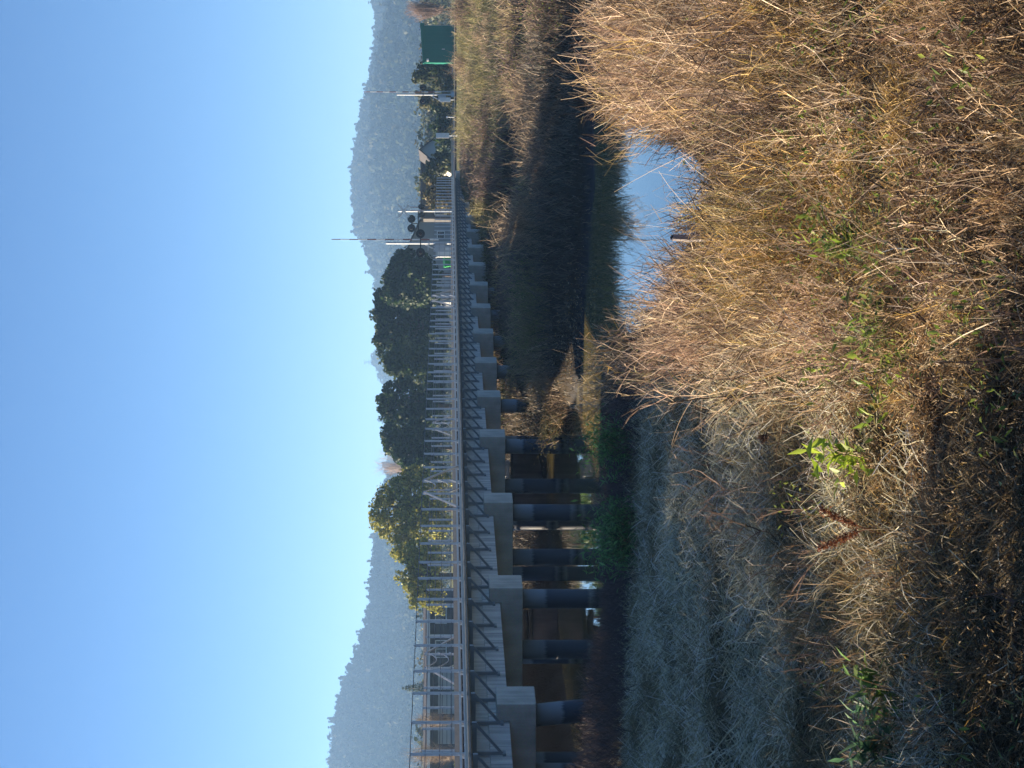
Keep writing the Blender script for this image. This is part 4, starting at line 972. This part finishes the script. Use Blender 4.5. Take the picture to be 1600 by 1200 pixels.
# low clipped hedge lining the far side of the track
def hedge():
    cl = []
    for i in range(70):
        t = 66 + i * 1.35; p = bp(t, -11.5, 0); z = tz(p.x, p.y); cl.append(((p.x, p.y, 2.75), (1.0, .8, .42)))
    g = Vector(cl[0][0]); g.z = tz(g.x, g.y); root = thing('low_hedge', g, 'low green hedge running along the far side of the bridge', 'hedge')
    V, F, C = crown_quads(cl, 26, .10, [(.05, .10, .03), (.07, .13, .035), (.10, .15, .04)])
    link('foliage', np_mesh('foliage', V - np.array(g), F, M['tree_leaf'], C), root, g)
    mb = MB()
    for c, r in cl[::2]: mb.tube([(c[0], c[1], tz(c[0], c[1]) - .1), (c[0], c[1], c[2])], .05, 6)
    mb.build('stem', M['bark'], root, g)
hedge()

# ------------------------------------------------------------------ hills
def hill(name, ridge, D0, D1, seed, ncol, ext, forest_n, size, flabel, pal, base_z=2.9, soil=(.10, .10, .05)):
    us = np.array([r[0] for r in ridge], float); vs = np.array([r[1] for r in ridge], float)
    X = np.linspace((us.min() - ext - 600) / FPX * D1, (us.max() + ext - 600) / FPX * D1, ncol)
    zr = E + (700 - np.interp(X / D1 * FPX + 600, us, vs)) / FPX * D1
    rows = 46; f = np.linspace(0, 1.25, rows)
    def hz(x, ff):
        z_r = E + (700 - np.interp(x / D1 * FPX + 600, us, vs)) / FPX * D1 - size * .55
        prof = np.where(ff <= 1, np.clip(ff, 0, 1) ** 1.12, 1 - (ff - 1) * 1.5)
        n = fbm(x / D1 * 9, ff * 3.1, 1.3, seed, 4) - .5
        return base_z - 2 + (z_r - base_z + 2) * (prof + n * .22 * np.sin(np.clip(ff, 0, 1) * np.pi))
    GX, GF = np.meshgrid(X, f); Z = hz(GX, GF); Y = D0 + (D1 - D0) * GF
    V = np.stack([GX, Y, Z], -1).reshape(-1, 3)
    i = (np.arange(rows - 1)[:, None] * ncol + np.arange(ncol - 1)[None]).ravel()
    F = np.stack([i, i + 1, i + ncol + 1, i + ncol], -1)
    n = fbm(V[:, 0], V[:, 1], .01, seed + 2)[:, None]
    tag(link(name, np_mesh(name, V, F, M['attr'], np.array(soil) * (.5 + n), True)), kind='structure')
    # wood
    x = rng.uniform(X[0], X[-1], forest_n); ff = rng.uniform(.0, 1.05, forest_n) ** .8
    keep = fbm(x / D1 * 30, ff * 9, 1.0, seed + 5, 3) > .20; keep |= ff > .93
    x, ff = x[keep], ff[keep]; n = len(x); K = 34
    y = D0 + (D1 - D0) * ff; z = hz(x, ff)
    tall = rng.random(n) < .16; s = size * rng.uniform(.35, .75, n) * rng.choice([.7, 1, 1.25], n)
    sx = np.where(tall, s * .40, s * .66); sz = np.where(tall, s * 1.0, s * .62)
    d = rng.normal(0, 1, (n, K, 3)); d /= np.linalg.norm(d, axis=2)[..., None]
    rad = rng.uniform(.6, 1.12, (n, K, 1)); P = d * rad
    P[..., :2] *= np.where(tall[:, None], np.clip(1 - (P[..., 2] + 1) * .42, .08, 1), 1)[..., None]
    P = P * np.stack([sx, sx, sz], -1)[:, None] + np.stack([x, y, z + sz * .7], -1)[:, None]
    nr = d + rng.normal(0, .45, d.shape); a = np.cross(nr, rng.normal(0, 1, d.shape)); a /= np.linalg.norm(a, axis=2)[..., None]
    b = np.cross(nr / np.linalg.norm(nr, axis=2)[..., None], a)
    q = (s * .30)[:, None, None] * rng.uniform(.6, 1.3, (n, K, 1))
    P = np.stack([P - a * q, P - b * q * .8, P + a * q, P + b * q * .8], 2)
    C = np.repeat(pick(pal, n, .25), K * 4, 0); FF = np.arange(n * K * 4).reshape(-1, 4)
    tag(link('hillside_wood', np_mesh('hillside_wood', P.reshape(-1, 3), FF, M['wood'], C)), flabel, 'wood', kind='stuff')

HP = [(.018, .028, .010), (.024, .036, .013), (.036, .042, .016), (.014, .022, .009), (.045, .045, .020)]
rightR = [(540, 640), (640, 620), (740, 588), (780, 581), (800, 574), (820, 566), (840, 555), (865, 552), (880, 550), (910, 549), (930, 549), (950, 552), (1000, 560), (1025, 565), (1050, 574), (1090, 582), (1120, 586), (1200, 584), (1300, 580)]
hill('wooded_hill', rightR, 1000, 2200, 101, 220, 260, 14000, 7.5, 'hazy woodland covering the right hand hill', HP)
leftR = [(-300, 512), (-100, 512), (0, 514), (50, 516), (70, 519), (100, 525), (120, 530), (160, 544), (200, 560), (240, 572), (260, 576), (300, 579), (330, 582), (360, 584), (440, 598), (520, 640), (600, 690)]
hill('wooded_hill', leftR, 1100, 1900, 131, 220, 200, 12000, 6.5, 'smooth hazy woodland on the large left hand hill', HP)
midR = [(380, 640), (430, 604), (470, 602), (520, 612), (560, 600), (590, 606), (610, 596), (625, 584), (634, 580), (645, 584), (680, 600), (760, 640)]
hill('distant_hill', midR, 2100, 2800, 151, 160, 30, 3500, 12, 'faint far woodland on the low hills in the dip', HP)

def radio_mast():
    D = 2790; p = at_y(634, 588, D); root = thing('radio_mast', p, 'thin lattice radio mast on the low far hill between the dark trees', 'mast'); top = at_y(634, 569, D)
    mb = MB()
    for dx in (-1.1, 1.1): mb.bar((p.x + dx, D, p.z - 6), (p.x + dx * .7, D, top.z), .35, .35)
    for i in range(7):
        z = p.z + (top.z - p.z) * i / 7; mb.bar((p.x - 1, D, z), (p.x + 1, D, z + (top.z - p.z) / 7), .2, .2)
    mb.build('lattice', M['grey_metal'], root, p)
    mb = MB()
    for f in (.55, .95): z = p.z + (top.z - p.z) * f; mb.bar((p.x - 4, D, z), (p.x + 4, D, z), .4, .4)
    mb.build('crossarm', M['grey_metal'], root, p)
radio_mast()
# belt of low trees behind the town
def belt():
    cl = []
    for i in range(210):
        y = random.uniform(340, 620); x = random.uniform(-.19, .19) * y; r = random.uniform(1.6, 3.4)
        cl.append(((x, y, 3.2 + r * .8), (r * 1.3, r * 1.2, r)))
    V, F, C = crown_quads(cl, 3.2, .42, [(.05, .065, .025), (.08, .09, .035), (.12, .11, .06), (.035, .05, .02)])
    tag(link('distant_trees', np_mesh('distant_trees', V, F, M['tree_leaf'], C)), 'belt of low hazy trees between the town and the hills', 'trees', kind='stuff')
belt()

# unseen willow added outside the left edge, shaped to shade the nearest grass
def willow():
    g = Vector((-5.0, 10.6, 0)); g.z = tz(g.x, g.y)
    root = thing('shading_willow', g, 'dense unseen willow added outside the left edge to shade the near grass', 'bush')
    cl = [((-4.7, 12.7, 1.25), (.9, .95, .75)), ((-4.7, 11.4, 1.4), (1.0, 1.1, .85)), ((-4.8, 10.0, 1.6), (1.0, 1.2, .9)), ((-4.9, 8.6, 2.1), (1.0, 1.2, 1.1)), ((-4.9, 8.4, 2.9), (.9, 1.2, .8)), ((-4.9, 7.0, 2.4), (.9, 1., 1.2)), ((-6.4, 10.6, 1.9), (1.2, 1.2, 1.0)), ((-6.4, 8.6, 2.6), (1.2, 1.4, 1.4))]
    V, F, C = crown_quads(cl, 420, .055, [(.07, .09, .03), (.10, .11, .04)])
    link('crown', np_mesh('crown', V - np.array(g), F, M['tree_leaf'], C), root, g)
    mb = MB()
    for c, r in cl: mb.tube([g - Vector((0, 0, .2)), g.lerp(Vector(c), .5) + Vector((0, 0, .3)), c], .07, 7, .02)
    mb.build('stem', M['bark'], root, g, True)
willow()

# ------------------------------------------------------------------ haze
HAZE_D = .00024
hb = MB(); hb.box(-3400, 3400, -420, 3600, -2.2, 128)
me_o = hb.build('haze', plain('haze', (1, 1, 1)))
hm = me_o.data.materials[0]; nt = hm.node_tree
for nd in list(nt.nodes): nt.nodes.remove(nd)
out = nt.nodes.new('ShaderNodeOutputMaterial'); pv = nt.nodes.new('ShaderNodeVolumePrincipled')
pv.inputs['Color'].default_value = (.34, .60, 1.0, 1); pv.inputs['Density'].default_value = HAZE_D; pv.inputs['Anisotropy'].default_value = .2
nt.links.new(pv.outputs[0], out.inputs['Volume'])
tag(me_o, 'thin blue morning haze filling the valley', 'haze', kind='stuff')

# ------------------------------------------------------------------ light
SUN_EL = 12.0
sun_h = (-BN * math.cos(R(9)) + BD * math.sin(R(9)))          # towards the sun, left and a little ahead
sdir = Vector((sun_h.x * math.cos(R(SUN_EL)), sun_h.y * math.cos(R(SUN_EL)), math.sin(R(SUN_EL))))
ld = bpy.data.lights.new('sun', 'SUN'); ld.energy = 5.0; ld.angle = R(.5); ld.color = (1.0, .83, .62)
lo = bpy.data.objects.new('sun', ld); COL.objects.link(lo); lo.rotation_euler = sdir.to_track_quat('Z', 'Y').to_euler(); lo.location = (-30, 0, 60)

w = bpy.data.worlds.new('World'); SC.world = w; w.use_nodes = True
nt = w.node_tree; bg = nt.nodes['Background']; sky = nt.nodes.new('ShaderNodeTexSky')
sky.sky_type = 'NISHITA'; sky.sun_disc = False; sky.sun_elevation = R(SUN_EL); sky.sun_rotation = math.atan2(sdir.x, sdir.y)
sky.air_density = .5; sky.dust_density = .0; sky.ozone_density = 3.3; sky.altitude = 0
hs = nt.nodes.new('ShaderNodeHueSaturation'); hs.inputs['Saturation'].default_value = 1.05; nt.links.new(sky.outputs[0], hs.inputs['Color'])
nt.links.new(hs.outputs[0], bg.inputs['Color']); bg.inputs['Strength'].default_value = .045

# ------------------------------------------------------------------ camera
cam = bpy.data.cameras.new('camera'); co = bpy.data.objects.new('camera', cam); COL.objects.link(co)
cam.sensor_fit = 'HORIZONTAL'; cam.sensor_width = 36; cam.lens = 36 * FPX / 1600; cam.clip_start = .1; cam.clip_end = 20000
c_, s_ = math.cos(TH), math.sin(TH)
Fw = Vector((0, c_, -s_)); Dn = Vector((0, -s_, -c_)); Rt = Vector((1, 0, 0))   # the picture is turned a quarter: its right is down
mt = Matrix(((Dn.x, Rt.x, -Fw.x, 0), (Dn.y, Rt.y, -Fw.y, 0), (Dn.z, Rt.z, -Fw.z, E), (0, 0, 0, 1)))
co.matrix_world = mt
SC.camera = co

SC.view_settings.view_transform = 'Standard'; SC.view_settings.look = 'None'; SC.view_settings.gamma = 1; SC.view_settings.exposure = 2.05
SC.cycles.volume_bounces = 1; SC.cycles.max_bounces = 6; SC.cycles.transparent_max_bounces = 4
